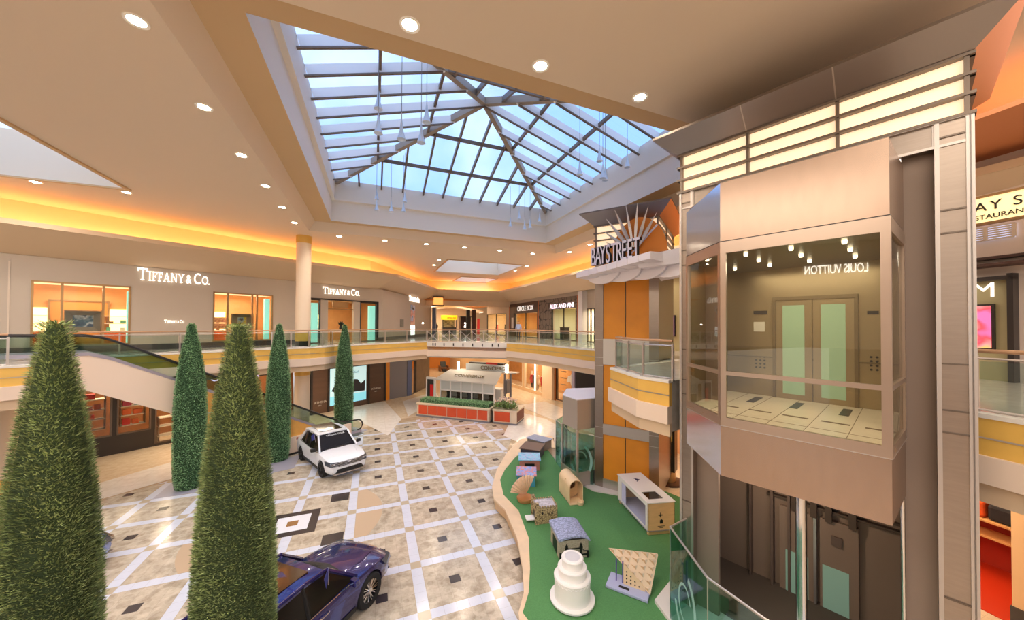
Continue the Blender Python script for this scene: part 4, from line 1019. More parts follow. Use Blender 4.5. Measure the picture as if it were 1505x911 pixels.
# tower bridge house
x, y = 5.37, 8.86; f = Fr(x, y, -12); t = thing('pet_house', 'grey brick pet house with curved map roof and black bridge drawing', 'pet house', (x, y, TZ))
bw = mat('brick_paint', (196,182,160), .6); nt = bw.node_tree; b = nt.nodes['Principled BSDF']; br = nt.nodes.new('ShaderNodeTexBrick'); br.inputs['Scale'].default_value = 12
br.inputs['Color1'].default_value = lin((206,194,172)); br.inputs['Color2'].default_value = lin((180,166,146)); br.inputs['Mortar'].default_value = lin((110,100,90))
tc = nt.nodes.new('ShaderNodeTexCoord'); mpp = nt.nodes.new('ShaderNodeMapping'); mpp.inputs['Rotation'].default_value = (R_(90),0,0); nt.links.new(tc.outputs['Object'], mpp.inputs[0]); nt.links.new(mpp.outputs[0], br.inputs['Vector']); nt.links.new(br.outputs[0], b.inputs['Base Color'])
hw_, dp = .42, .44
MB(f).box(-hw_, hw_, -dp, dp, TZ, TZ+.52).build('walls', bw, t)
RM = mat('map_roof', (150,158,190), .6, noise=.5, nscale=22)
mb = MB(f); seg = [(-.46,TZ+.52),(-.46,TZ+.60),(-.1,TZ+.66),(.2,TZ+.64),(.40,TZ+.58),(.47,TZ+.50),(.44,TZ+.48),(.38,TZ+.54),(.2,TZ+.6),(-.1,TZ+.61),(-.4,TZ+.55)]
mb.sprism(seg, -.5, .5); mb.build('roof', RM, t, smooth=False)
mb = MB(f)
for s in (-.22, .2): mb.box(s-.035, s+.035, dp, dp+.02, TZ, TZ+.36); mb.box(s-.05, s+.05, dp, dp+.02, TZ+.28, TZ+.32); mb.sprism([(s-.04,TZ+.36),(s+.04,TZ+.36),(s,TZ+.44)], dp, dp+.02)
mb.box(-.22, .2, dp, dp+.02, TZ+.27, TZ+.3); mb.box(-.4, .4, dp, dp+.02, TZ+.08, TZ+.12)
for s in (-.4, .4): mb.box(s-.03, s+.03, dp, dp+.02, TZ, TZ+.2)
mb.tube([(-.4,dp+.01,TZ+.2),(-.3,dp+.01,TZ+.2),(-.22,dp+.01,TZ+.3)], .01, 5); mb.tube([(.4,dp+.01,TZ+.2),(.3,dp+.01,TZ+.2),(.2,dp+.01,TZ+.3)], .01, 5)
mb.build('bridge_drawing', BLACK, t)
MB(f).box(-hw_-.01, -hw_+.01, -.2, .2, TZ+.02, TZ+.38).build('doorway', BLACK, t)
MB(f).lathe([(.09,TZ+.612),(.09,TZ+.625),(0,TZ+.625)], (.18,.05,0), 20).build('roof_medallion', mat('icing_grey'), t)
# castle
x, y = 5.43, 10.53; f = Fr(x, y, -12); t = thing('pet_house', 'small crenellated stone castle pet house with a side drawbridge', 'pet house', (x, y, TZ))
m = mat('castle_stone', (176,152,112), .7); nt = m.node_tree; b = nt.nodes['Principled BSDF']; v = nt.nodes.new('ShaderNodeTexVoronoi'); v.feature = 'DISTANCE_TO_EDGE'; v.inputs['Scale'].default_value = 16
tc = nt.nodes.new('ShaderNodeTexCoord'); nt.links.new(tc.outputs['Object'], v.inputs['Vector']); X.nt = nt; nt.links.new(mixc(X(v.outputs['Distance']).lt(.06), lin((190,168,128)), lin((84,64,42))), b.inputs['Base Color'])
MB(f).box(-.36, .36, -.3, .3, TZ, TZ+.52).build('walls', m, t)
MB(f).box(-.33, .33, -.27, .27, TZ+.52, TZ+.54).build('roof_map', mat('roof_map', (190,186,196), .6, noise=.35, nscale=9), t)
mb = MB(f)
for k in range(8):
    s = -.36+k*.093
    for q0, q1 in ((.27,.31),(-.31,-.27)): MB(f).box(s, s+.05, q0, q1, TZ+.5, TZ+.58).build('merlon', m, t)
for k in range(6): q = -.28+k*.1; MB(f).box(.32, .36, q, q+.05, TZ+.5, TZ+.58).build('merlon', m, t)
for a, c in ((-.36,.28), (-.36,-.3)): MB(f).box(a-.04, a+.08, c-.06, c+.06, TZ, TZ+.68).build('turret', m, t)
MB(f).box(-.66, -.37, -.12, .18, TZ+.08, TZ+.11).build('drawbridge', WPT, t)
mb = MB(f)
for s in (-.15, .18): mb.box(s-.02, s+.02, .3, .31, TZ+.3, TZ+.38)
mb.box(-.37,-.36,-.12,.14,TZ+.03,TZ+.3); mb.build('opening', BLACK, t)
# sea shell
x, y = 5.3, 11.95; f = Fr(x, y, -5); t = thing('pet_house', 'pink scallop shell pet bed standing upright on the turf', 'pet house', (x, y, TZ))
mb = MB(f); n = 20; vs = []
SH = mat('shell_pink', (240,206,176), .5, noise=.05, nscale=6)
rows_ = 8
for j in range(rows_+1):
    r = j/rows_
    for i in range(n+1):
        a = R_(66+98*i/n); rip = 1+.04*math.cos(i*math.pi) * r
        R0 = .8*r*rip*(.82+.18*math.sin(math.pi*i/n))
        vs.append((.12+R0*math.cos(a)*1.0, -.14+.8*r*(1-r*.62)*(.35+.65*math.sin(math.pi*i/n))+.06*math.cos(i*math.pi)*r*.6, TZ+.14+R0*math.sin(a)*1.05))
fs = [(j*(n+1)+i, j*(n+1)+i+1, (j+1)*(n+1)+i+1, (j+1)*(n+1)+i) for j in range(rows_) for i in range(n)]
k = len(vs); vs += [(a, b-.03, c) for a, b, c in vs]; fs += [tuple(k+q for q in g) for g in fs]
fs += [(rows_*(n+1)+i, rows_*(n+1)+i+1, k+rows_*(n+1)+i+1, k+rows_*(n+1)+i) for i in range(n)]
mb.add(vs, fs); mb.build('shell', SH, t)
MB(f).lathe([(.0,TZ+.0),(.26,TZ),(.3,TZ+.08),(.3,TZ+.14),(.24,TZ+.1),(0,TZ+.08)], (0,.08,0), 28).build('base', mat('shell_wood', (190,132,84), .6), t, smooth=True)
# two painted box houses with blue lids, brown and grey lid houses
def lid_house(x, y, ang, w, d, h, lid, body, label, over=.05, tilt=0):
    f = Fr(x, y, ang); t = thing('pet_house', label, 'pet house', (x, y, TZ))
    mb = MB(f); mb.box(-w/2, w/2, -d/2, d/2-.02, TZ, TZ+h); mb.build('walls', body, t)
    MB(f).box(-w/4, w/4, d/2-.02, d/2, TZ+.03, TZ+h*.7).build('doorway', BLACK, t)
    MB(f).hexa([(-w/2-over,-d/2-over,TZ+h+tilt),(w/2+over,-d/2-over,TZ+h+tilt),(w/2+over,d/2+over,TZ+h),(-w/2-over,d/2+over,TZ+h),(-w/2-over,-d/2-over,TZ+h+tilt+.04),(w/2+over,-d/2-over,TZ+h+tilt+.04),(w/2+over,d/2+over,TZ+h+.04),(-w/2-over,d/2+over,TZ+h+.04)]).build('lid', lid, t)
    return f, t
def paint_mat(name, cols, sc_=5):
    m = mat(name, cols[0], .5); nt = m.node_tree; b = nt.nodes['Principled BSDF']; nz = nt.nodes.new('ShaderNodeTexNoise'); nz.inputs['Scale'].default_value = sc_
    tc = nt.nodes.new('ShaderNodeTexCoord'); nt.links.new(tc.outputs['Object'], nz.inputs['Vector'])
    cr = nt.nodes.new('ShaderNodeValToRGB'); cr.color_ramp.elements[0].position = .36; cr.color_ramp.elements[1].position = .64
    cr.color_ramp.elements[0].color = lin(cols[0]); cr.color_ramp.elements[1].color = lin(cols[-1])
    for i, c in enumerate(cols[1:-1]): e = cr.color_ramp.elements.new(.36+.28*(i+1)/(len(cols)-1)); e.color = lin(c)
    nt.links.new(nz.outputs['Fac'], cr.inputs[0]); nt.links.new(cr.outputs[0], b.inputs['Base Color']); return m
lid_house(5.95, 13.2, -25, .74, .8, .45, paint_mat('painted_sky', [(120,150,220),(150,170,230),(230,130,110),(120,160,220)]), mat('teal_wall', (70,150,180), .5), 'pet house with a blue lid painted with an orange swirl, behind the shell')
lid_house(6.73, 14.6, -23, .9, .85, .45, paint_mat('painted_sea', [(110,190,225),(150,210,235),(170,180,225),(110,180,220)], 4), mat('pinkish_wall', (186,120,110), .6), 'pet house with a pale blue painted lid and brick coloured walls')
lid_house(7.45, 15.8, -42, .95, 1.0, .45, mat('lid_brown', (102,78,72), .5), mat('wall_navy', (60,62,84), .5), 'pet house with a dark brown flat lid near the far end of the turf')
lid_house(8.3, 16.75, -62, 1.1, .7, .45, mat('lid_grey', (140,150,176), .5, noise=.1, nscale=12), mat('wall_grey', (120,112,104), .5), 'pet house with a blue grey corrugated lid, farthest on the turf')
# arched barrel house with a bowl
x, y = 7.03, 11.4; f = Fr(x, y, -9); t = thing('pet_house', 'tall arched plywood pet house with a round inner opening', 'pet house', (x, y, TZ))
def arch_ring(hw, h, n=16): return [(-hw, TZ)]+[(-hw*math.cos(a*math.pi/n), TZ+h+hw*math.sin(a*math.pi/n)) for a in range(n+1)]+[(hw, TZ)]
o_, i_ = arch_ring(.27, .58), arch_ring(.245, .58)
mb = MB(f)
for k in range(len(o_)-1): mb.sprism([o_[k], o_[k+1], i_[k+1], i_[k]], -.65, .42)
mb.build('shell', PLYL, t)
MB(f).box(-.27, .27, -.65, .5, TZ, TZ+.04).build('floor_board', PLYL, t)
mb = MB(f); n = 24
for k in range(n):
    a, b_ = k*2*math.pi/n, (k+1)*2*math.pi/n
    pt = lambda a, r: (r*math.cos(a), TZ+.5+r*math.sin(a))
    sq = lambda a: (max(-.245, min(.245, .4*math.cos(a))), max(TZ+.04, min(TZ+.74, TZ+.5+.46*math.sin(a))))
    mb.sprism([sq(a), sq(b_), pt(b_, .15), pt(a, .15)], -.06, -.03)
mb.build('inner_ring', PLY, t)
MB(f).box(-.245, .245, -.55, -.53, TZ, TZ+.6).build('back_panel', mat('ply_red', (196,116,72), .6), t)
x2, y2 = pos(853, 741); tag(MB().lathe([(.11,TZ),(.13,TZ+.1),(.13,TZ+.12),(.1,TZ+.12),(.09,TZ+.06),(0,TZ+.05)], (x2,y2,0), 24).build('pet_bowl', PLYL, smooth=True), 'round wooden bowl in front of the arched plywood pet house', 'bowl')
# large rectangular house with curtain
x, y = 8.66, 9.4; f = Fr(x, y, -103.5); t = thing('pet_house', 'large white and plywood box house with curtain and roof window', 'pet house', (x, y, TZ))
w2, d2, h2 = 1.05, .45, .88
MB(f).box(-w2, w2, -d2, d2, TZ+.12, TZ+.16).build('floor_board', mat('floor_lilac', (190,190,214), .5), t)
mb = holes_mb(f, -w2, w2, TZ+.12, TZ+h2+.12, d2-.03, d2, [(-.78, .9, TZ+.2, TZ+h2)]); mb.build('front_panel', WPT, t)
MB(f).box(-w2, w2, -d2, -d2+.03, TZ+.12, TZ+h2+.12).build('back_panel', PLY, t)
MB(f).box(w2-.03, w2, -d2+.0, d2, TZ+.12, TZ+h2+.12).build('end_panel', PLY, t); MB(f).box(-w2, -w2+.03, -d2, d2, TZ+.12, TZ+h2+.12).build('end_panel', PLYL, t)
class RH:                                             # roof plan frame
    def p(self, s, t_, z): return f.p(s, z, t_)
mb = holes_mb(RH(), -w2-.02, w2+.02, -d2-.02, d2+.02, TZ+h2+.12, TZ+h2+.15, [(.35, .85, -.2, .3)]); mb.build('roof', WPT, t)
MB(f).box(.35, .85, -.2, .3, TZ+h2+.12, TZ+h2+.13).build('roof_window', glass('smoke_glass', (150,130,112), .1), t)
mb = MB(f); 
for k in range(8): mb.tube([(-.76+k*.034, d2-.05+.02*(k%2), TZ+h2+.08), (-.76+k*.04, d2-.04+.02*(k%2), TZ+.2)], .024, 6)
mb.build('curtain', mat('curtain_lilac', (206,204,232), .8), t)
mb = MB(f); 
for s in (-.95, .98): mb.sprism([(s-.06,TZ),(s+.02,TZ),(s+.06,TZ+.14),(s-.06,TZ+.14)], -d2+.02, d2-.04)
mb.build('foot', PLY, t)
text_mb('+', .3, f, 0, 0, 0, place=lambda c: (w2+.005+c.z*.2, .02-c.x*1.0*-1-.08, TZ+.52+c.y)).build('cut_motif', BLACK, t)
mb = MB(f); mb.box(w2, w2+.006, -.05, .05, TZ+.36, TZ+.44); mb.add([(w2+.003,-.07,TZ+.44),(w2+.003,.07,TZ+.44),(w2+.003,0,TZ+.5)], [(0,1,2)]); mb.box(w2, w2+.006, -.12, .12, TZ+.27, TZ+.285); mb.box(w2, w2+.006, -.06, .06, TZ+.22, TZ+.235); mb.build('printed_mark', BLACK, t)
mb = MB(f); mb.lathe([(.05,TZ+h2+.151),(.05,TZ+h2+.156),(0,TZ+h2+.156)], (-.5,0,0), 14); mb.tube([(-.62,.05,TZ+h2+.155),(-.5,-.1,TZ+h2+.155),(-.38,.05,TZ+h2+.155)], .012, 5); mb.build('roof_motif', mat('navy_ink', (40,38,80), .5), t)
# shingle roofed kennel on a pale blue base
x, y = 5.98, 7.02; f = Fr(x, y, -52); t = thing('pet_house', 'pet house with a steep shingled triangular roof on a lilac base', 'pet house', (x, y, TZ))
LIL = mat('lilac_base', (176,180,214), .5)
MB(f).box(-.5, .5, -.26, .3, TZ, TZ+.06).build('base', LIL, t, bevel=.01)
MB(f).box(-.2, .05, .12, .2, TZ+.06, TZ+.065).build('slot', BLACK, t)
mb = MB(f); mb.sprism([(-.12,TZ+.06),(.40,TZ+.06),(.40,TZ+.16),(-.12,TZ+.56)], .0, .03); mb.build('perforated_wall', PLYL, t)
mb = MB(f)
for i in range(4):
    for j in range(4-i): mb.lathe([(.018,.03),(.018,.034),(0,.034)], (-.04+i*.1, 0, TZ+.13+j*.085), 10, axis='y')
mb.build('perforation', BLACK, t)
for s in (-.3, -.14): MB(f).box(s-.012, s+.012, -.02, .02, TZ+.06, TZ+.6).build('post', mat('violet_post', (96,80,160), .5), t)
SHN = mat('shingle_ply', (228,200,170), .5, noise=.05, nscale=4)
A_, B_, C_ = (5.74,7.5,1.2), (6.84,6.95,1.13), (6.25,6.6,.5)
f = None
mb = MB(f); mb.add([A_, B_, C_, (A_[0],A_[1]-.03,A_[2]-.02), (B_[0],B_[1]-.03,B_[2]-.02), (C_[0],C_[1]-.03,C_[2]-.0)], [(0,1,2),(5,4,3),(0,3,4,1),(1,4,5,2),(2,5,3,0)])
a, b_, c = Vector(A_), Vector(B_), Vector(C_); nrm = (b_-a).cross(c-a).normalized(); nrm = nrm if nrm.z > 0 else -nrm
rw = 6
for i in range(rw):
    for j in range(rw-i):
        p0 = a+(b_-a)*((i+.0)/rw)+(c-a)*(j/rw); p1 = p0+(b_-a)/rw; p2 = p0+(c-a)/rw
        q0, q1, q2 = p0+nrm*.004, p1+nrm*.004, p2+nrm*.004; tip = (p0+p1+p2)/3+nrm*.05
        mb.cur = 0; mb.add([tuple(q0), tuple(q1), tuple(tip)], [(0,1,2)]); mb.cur = 1; mb.add([tuple(q1), tuple(q2), tuple(tip)], [(0,1,2)]); mb.cur = 2; mb.add([tuple(q2), tuple(q0), tuple(tip)], [(0,1,2)])
mb.build('shingle_roof', [SHN, mat('shingle_lit', (240,222,200), .5), mat('shingle_shaded', (196,160,124), .5)], t, merge=False)  # facet tones paint in the lit and shaded sides of each shingle

# ------------------------------------------------------------------ planter, litter bin, concierge stand
a_, b_ = G(613,611), G(719,622)
PF = Fr(*a_, math.degrees(math.atan2(b_[1]-a_[1], b_[0]-a_[0]))); PLn = math.hypot(b_[0]-a_[0], b_[1]-a_[1])
REDP = mat('terracotta_panel', (214,82,42), .45, noise=.08, nscale=1.3); LIM = mat('limestone', (222,202,176), .55)
t = thing('planter_box', 'long red panelled planter with limestone rim before the concierge stand', 'planter', PF.p(PLn/2, -.6, 0))
mb = MB(PF); mb.box(0, PLn, -1.3, 0, .12, .95); mb.build('body', LIM, t)
for k in range(7):
    s = .12+k*(PLn-.24)/7; MB(PF).box(s+.03, s+(PLn-.24)/7-.03, 0, .03, .2, .86).build('red_panel', REDP, t)
MB(PF).box(-.06, PLn+.06, -1.36, .06, .9, 1.02).build('rim', LIM, t, bevel=.02); MB(PF).box(-.04, PLn+.04, -1.3, .04, 0, .12).build('base', GREY, t)
def hedge(fr, s0, s1, t0, t1, z, h, n, ms, name, label, parent=None, big=.06):
    mb = MB(fr); rnd = random.Random(5)
    mb.cur = 2; mb.box(s0+.03, s1-.03, t0+.03, t1-.03, z, z+h-.04)
    for i in range(n):
        s, q = rnd.uniform(s0,s1), rnd.uniform(t0,t1); top = rnd.random() < .6
        zz = z+h*(1 if top else rnd.random()); 
        if not top: q = t1 if rnd.random() < .7 else t0
        L = rnd.uniform(.5,1)*big; a = rnd.uniform(0,6.28)
        mb.cur = rnd.choice((0,0,1))
        mb.add([(s,q,zz),(s+L*math.cos(a)*.4,q+L*math.sin(a)*.4,zz+L),(s+L*math.cos(a+1)*.8,q+L*math.sin(a+1)*.8,zz+L*.5)], [(0,1,2)])
    return mb.build(name, ms, parent, merge=False)
tag(hedge(PF, .15, PLn-.1, -1.15, -.15, .9, .38, 7000, LEAFF[:2]+[LEAFF[3]], 'clipped_hedge', ''), 'low clipped green hedge filling the long red planter', 'hedge')
t = thing('planter_box', 'short red panelled planter with flowering plants behind the litter bin', 'planter', PF.p(PLn+1.2, -.6, 0))
MB(PF).box(PLn+.25, PLn+2.0, -1.9, -.1, .12, .95).build('body', LIM, t)
MB(PF).box(PLn+.35, PLn+1.5, -.1, -.07, .2, .86).build('red_panel', REDP, t); MB(PF).box(PLn+2.0, PLn+2.03, -1.8, -.2, .2, .86).build('red_panel', mat('brown_red', (120,66,46), .5), t)
MB(PF).box(PLn+.2, PLn+2.05, -1.95, -.05, .9, 1.02).build('rim', LIM, t, bevel=.02); MB(PF).box(PLn+.25, PLn+2, -1.9, -.08, 0, .12).build('base', GREY, t)
BLOOM = mat('bloom', (236,206,190), .7)
for k in range(7):
    s, q = PLn+.45+(k%4)*.42, -.45-(k//4)*.75; p = PF.p(s, q, .98); rnd = random.Random(k); mb = MB()
    for i in range(70):
        a = rnd.uniform(0,6.28); e = rnd.uniform(.3,1.4); L = rnd.uniform(.35,.62); w = .06
        d = Vector((math.cos(a)*math.cos(e), math.sin(a)*math.cos(e), math.sin(e))); sd = Vector((-math.sin(a), math.cos(a), 0))*w; P0 = Vector(p)+d*L*.4; P2 = Vector(p)+d*L+Vector((0,0,-.05))
        mb.cur = 0 if rnd.random() < .8 else 1; mb.add([tuple(P0), tuple((P0+P2)/2+sd), tuple(P2), tuple((P0+P2)/2-sd)], [(0,1,2,3)])
    mb.cur = 2
    for i in range(5):
        a = rnd.uniform(0,6.28); L = rnd.uniform(.1,.25); c = (p[0]+L*math.cos(a), p[1]+L*math.sin(a), p[2]+rnd.uniform(.5,.72)); mb.lathe([(0,-.05),(.06,-.02),(.05,.04),(0,.05)], c, 6)
    tag(mb.build('flowering_plant', [LEAFN[0], LEAFF[1], BLOOM], merge=False), 'leafy flowering plant in the short planter behind the litter bin', 'plant', 'flowering plants in the short planter')
x, y = G(729,620); t = thing('litter_bin', 'round stainless steel litter bin at the corner of the red planters', 'bin', (x,y,0))
MB().lathe([(.29,.03),(.31,.06),(.31,.82),(.3,.84)], (x,y,0), 32).build('body', STEEL, t, smooth=True); MB().lathe([(.31,.84),(.28,.9),(.16,.96),(.14,.93),(0,.93)], (x,y,0), 32).build('lid', STEELW, t, smooth=True)
MB().lathe([(.30,.0),(.30,.05)], (x,y,0), 32).build('base', BLACK, t); MB().lathe([(.13,.935),(0,.935)], (x,y,0), 20).build('opening', BLACK, t)

WH = mat('kiosk_white', (250,251,254), .45)
ka, kb = G(647,588), G(726,596); KF = Fr(*ka, math.degrees(math.atan2(kb[1]-ka[1], kb[0]-ka[0]))); KL = math.hypot(kb[0]-ka[0], kb[1]-ka[1])
zt1 = KF.w(690,561)[1]; 
t = thing('concierge_stand', 'white framed concierge stand with two lettered canopies', 'stand', KF.p(KL/2, -1.5, 0))
MB(KF).box(-.1, KL+.1, -3.2, .25, 0, .12).build('plinth', GREY, t)
zk = KF.w(690,576)[1]; 
mb = MB(KF)
for k in range(6): s = k*KL/5; mb.box(s-.05, s+.05, -.1, .02, .12, zt1)
for z in (.2, zk, zt1): mb.box(0, KL, -.1, .02, z-.06, z+.06)
mb.build('frame', WH, t)
for k in range(5): MB(KF).box(k*KL/5+.05, (k+1)*KL/5-.05, -.06, -.03, zk, zt1).build('frosted_panel', mat('frosted', (214,222,226), .3), t)
for k in range(5):
    MB(KF).box(k*KL/5+.05, (k+1)*KL/5-.05, -.06, -.04, .2, zk-.06).build('glass_panel', glass('kiosk_glass', (200,206,206), .08), t)
    MB(KF).lathe([(.3,.2),(.22,.5),(.3,.9),(.12,1.2),(0,1.25)], (k*KL/5+.6, -.6, 0), 10).build('stored_goods', [DARK, BRN, mat('goods_blue', (90,100,140), .6), mat('goods_tan', (150,110,80), .6), DARK][k], t, smooth=True)
MB(KF).box(.1, KL-.1, -2.6, -1.6, .12, 1.1).build('counter', WH, t)
mb = MB(KF); mb.hexa([(-.4,.45,zt1),(KL+.4,.45,zt1),(KL+.2,-1.2,zt1+.75),(.3,-1.2,zt1+.75),(-.4,.45,zt1+.1),(KL+.4,.45,zt1+.1),(KL+.2,-1.2,zt1+.85),(.3,-1.2,zt1+.85)]); mb.build('front_canopy', WH, t)
CON = mat('concierge_gold', (110,84,26), .4)
dv = Vector((0, -1.65, .75)).normalized()
mb = text_mb('CONCIERGE', .52, KF, 0, 0, 0, place=lambda c: (1.35+c.x*1.05, .0+dv.y*(c.y+.1), zt1+.1+.24+dv.z*(c.y+.1)+.02+c.z)); mb.build('lettering', CON, t)
zu = zt1+.72
mb = MB(KF); mb.box(1.4, KL+.3, -2.4, -2.3, zu, zu+.62); mb.build('rear_sign_board', mat('kiosk_sign', (206,212,216), .5), t)
mb = text_mb('CONCIERGE', .5, KF, 3.0, -2.28, zu+.12); mb.build('lettering', CON, t)
mb = MB(KF); mb.box(.5, KL+1.2, -3.0, -2.2, zu-.12, zu); mb.build('rear_canopy', STEELW, t)
MB(KF).box(1.6, KL-.2, -3.0, -2.5, zu+.4, zu+.75).build('roof_cover', DARK, t); MB(KF).box(KL-2.0, KL-.8, -2.45, -2.42, zu+.5, zu+.8).build('red_sign', mat('red_sign', (220,50,44), .5), t)
for s in (.7, KL+.35): MB(KF).lathe([(.12,zu+.0),(.12,zu+.75),(.0,zu+.75)], (s,-2.0,0), 14).build('lamp', LAMP, t, smooth=True)
for s, q in ((KL+.5,-1.2),(KL+.9,-1.6),(KL+.5,-2.6),(.4,-2.6)): MB(KF).box(s-.07, s+.07, q-.07, q+.07, 0, zu).build('post', GREY, t)
MB(KF).box(KL+.3, KL+.6, -2.2, -1.4, .8, 2.0).build('display_screen', GREY, t)
t = thing('notice_stand', 'white framed notice board with a black and red poster beside the concierge stand', 'stand', KF.p(-.9, .1, 0))
MB(KF).box(-1.45, -.45, 0, .2, 0, 2.1).build('frame', WH, t); MB(KF).box(-1.3, -.6, .2, .22, .25, 1.9).build('poster', DARK, t); MB(KF).box(-.98, -.62, .22, .23, .3, 1.45).build('red_area', mat('poster_crimson', (232,28,30), .5), t)

# ------------------------------------------------------------------ second lift tower with its sunburst sign
T2 = Fr(8.43, 11.92, -54.7); T2W = 2.45; D2 = 3.6
t2 = thing('lift_tower', 'smaller steel and orange lift tower in the middle distance with a flared top', 'lift tower', T2.p(T2W/2, -1.5, TZ+.03))
ze = lambda u, v, fr=T2: fr.w(u, v)[1]
zl0, zl1 = 10.17, 11.05
mb = MB(T2); mb.box(0, .34, -D2, 0, TZ+.03, zl0); mb.box(T2W-.34, T2W, -D2, 0, TZ+.03, zl0); mb.build('steel_column', STEEL, t2)
MB(T2).box(.34, T2W-.34, -D2+.1, -.05, TZ+.03, zl0).build('core_panel', ORG, t2)
mb = MB(T2); mb.box(T2W/2-.012, T2W/2+.012, -.05, -.035, TZ+.3, zl0)
mb.build('panel_joint', DARK, t2)
zb0, zb1 = ze(920,640), ze(920,630)
for a, b_ in ((zb0-.1, zb1+.05), (TZ+.03, TZ+.38)): MB(T2).box(.34, T2W-.34, -.05, .01, a, b_).build('steel_band', STEELW, t2)
mb = MB(T2); z0, z1 = ze(895,536), ze(895,498); mb.box(.34, T2W-.34, -.05, .0, z0, z1); mb.build('floor_band', mat('band_grey', (206,200,190), .4, .3), t2)
mb = MB(T2)
for v in (499,525,537,627,642): z = ze(880,v); mb.box(0, .34, 0, .008, z-.01, z+.01); mb.box(T2W-.34, T2W, 0, .008, z-.01, z+.01)
mb.build('joint_line', STEELW, t2)
def lantern(fr, W, D, z0, z1, n, t, bays, flare_z, flare):
    FW = mat('lantern_glow', (255,238,206), .6, emit=(255,218,178), es=.72)
    MB(fr).box(.06, W-.06, -D+.06, -.06, z0, z1).build('glow_panel', FW, t)
    mb = MB(fr)
    for k in range(4):
        z = z0+(z1-z0)*k/3; e = .05
        for a, b, c, d in ((-e, W+e, -.06, e), (-e, W+e, -D-e, -D+.06), (-e, .06, -D, 0), (W-.06, W+e, -D, 0)): mb.box(a, b, c, d, z-.022, z+.022)
    mb.build('lantern_bar', STEELD, t)
    for s in [0.02]+bays+[W-.06]: MB(fr).box(s, s+.05, -.05, .03, z0, z1).build('lantern_mullion', STEELD, t)
    for q in (-D, -D/2):
        for s in (-.02, W-.04): MB(fr).box(s, s+.06, q, q+.05, z0, z1).build('lantern_mullion', STEELD, t)
    f = flare
    lo = [(0,0),(W,0),(W,-D),(0,-D)]; hi = [(-f,f),(W+f,f),(W+f,-D-f),(-f,-D-f)]
    for i in range(4):
        j = (i+1) % 4; m_ = MB(fr).add([(*lo[i],z1),(*lo[j],z1),(*hi[j],flare_z),(*hi[i],flare_z)], [(0,1,2,3)]); m_.build('flared_panel', mat('flare_steel', (150,142,138), .36, .85) if i in (0,3) else mat('flare_amber', (206,136,88), .42, .6), t)
    mb = MB(fr); mb.box(-f, W+f, -D-f, f, flare_z, flare_z+.05); mb.build('top_cap', STEELD, t)
    for s in bays: MB(fr).add([(s,.002,z1),(s+.02,.002,z1),(s+.02,f+.002,flare_z),(s,f+.002,flare_z)], [(0,1,2,3)]).build('flare_seam', STEELW, t)
lantern(T2, T2W, D2, zl0, zl1, 3, t2, [], 11.5, .5)
# lift cab parked at the court level
c2 = [T2.p(-.02,-.25,0)[:2], (7.68,12.05), (7.64,13.15), (8.55,14.35), T2.p(0,-3.3,0)[:2]]
cab2 = thing('lift_cab', 'pale steel lift cab with white roof parked at the foot of the smaller tower', 'lift cab', (8.2,13,TZ+.05))
MB().prism(c2, 2.75, 3.95).build('upper_panel', mat('cab_steel', (186,176,166), .4, .6), cab2); MB().prism(offset_line(c2,0), 3.95, 3.99).build('roof', mat('cab_roof', (226,224,236), .5), cab2)
mb = MB(); i2 = [(a*.995+.04, b*.999) for a, b in c2]; strip_mb(c2, -.02, -.01, TZ+.6, 2.75, mb); mb.build('glass_wall', GLASSG, cab2)
mb = MB(); strip_mb(c2, -.06, .0, TZ+.05, TZ+.6, mb)
for p in c2: mb.box(p[0]-.04, p[0]+.04, p[1]-.04, p[1]+.04, TZ+.05, 2.75)
mb.build('frame', STEELW, cab2)
MB().prism(c2, TZ+.05, TZ+.2).build('floor_panel', CREAM, cab2)
def guard(label, pts, z0, z1):
    t = thing('glass_guard', label, 'glass guard', (*pts[0], z0))
    for i in range(len(pts)-1):
        fr, ln = seg_fr(pts[i], pts[i+1]); MB(fr).box(.01, ln-.01, -.01, .01, z0, z1).build('glass_panel', glass('guard_glass', (196,230,224), .16), t)
        # translucent swirl bands etched on the glass
        mb = MB(fr); cxx, czz = ln*.45, z0+(z1-z0)*.45
        for rr, th, a0, a1 in ((min(ln,.9)*.42, .10, 200, 430), (min(ln,.9)*.25, .05, 20, 280)):
            n = 22
            for k in range(n):
                A, B = R_(a0+(a1-a0)*k/n), R_(a0+(a1-a0)*(k+1)/n)
                q = [(cxx+rr*math.cos(A), .012, czz+rr*1.5*math.sin(A)), (cxx+rr*math.cos(B), .012, czz+rr*1.5*math.sin(B)), (cxx+(rr+th)*math.cos(B), .012, czz+(rr*1.5+th)*math.sin(B)), (cxx+(rr+th)*math.cos(A), .012, czz+(rr*1.5+th)*math.sin(A))]
                mb.add(q, [(0,1,2,3)])
        if ln > .5: mb.build('etched_swirl', glass('etched', (190,236,230), .1, frost=.5), t)
    MB().tube([(*p, z1+.01) for p in pts], .022, 8).build('top_rail', STEELW, t)
    mb = MB()
    for p in pts[1:-1]: mb.tube([(*p,z0),(*p,z1)], .012, 6)
    mb.build('corner_joint', STEELW, t)
    return t
g2 = [(8.9,15.3), (8.2,14.75), (7.42,13.35), (7.35,12.6) , (7.95,11.8), T2.p(.02,.02,0)[:2]]
g2 = [G(827,608,2.5), G(817,617,2.5), G(842,630,2.5), T2.p(-.05,-.25,0)[:2]]
guard('green tinted glass guard with etched swirls round the smaller lift tower', [(g2[0][0]*.97,g2[0][1]*.97), (g2[1][0],g2[1][1]), (7.72,12.6), T2.p(-.02,.05,0)[:2]], TZ+.06, 2.5)

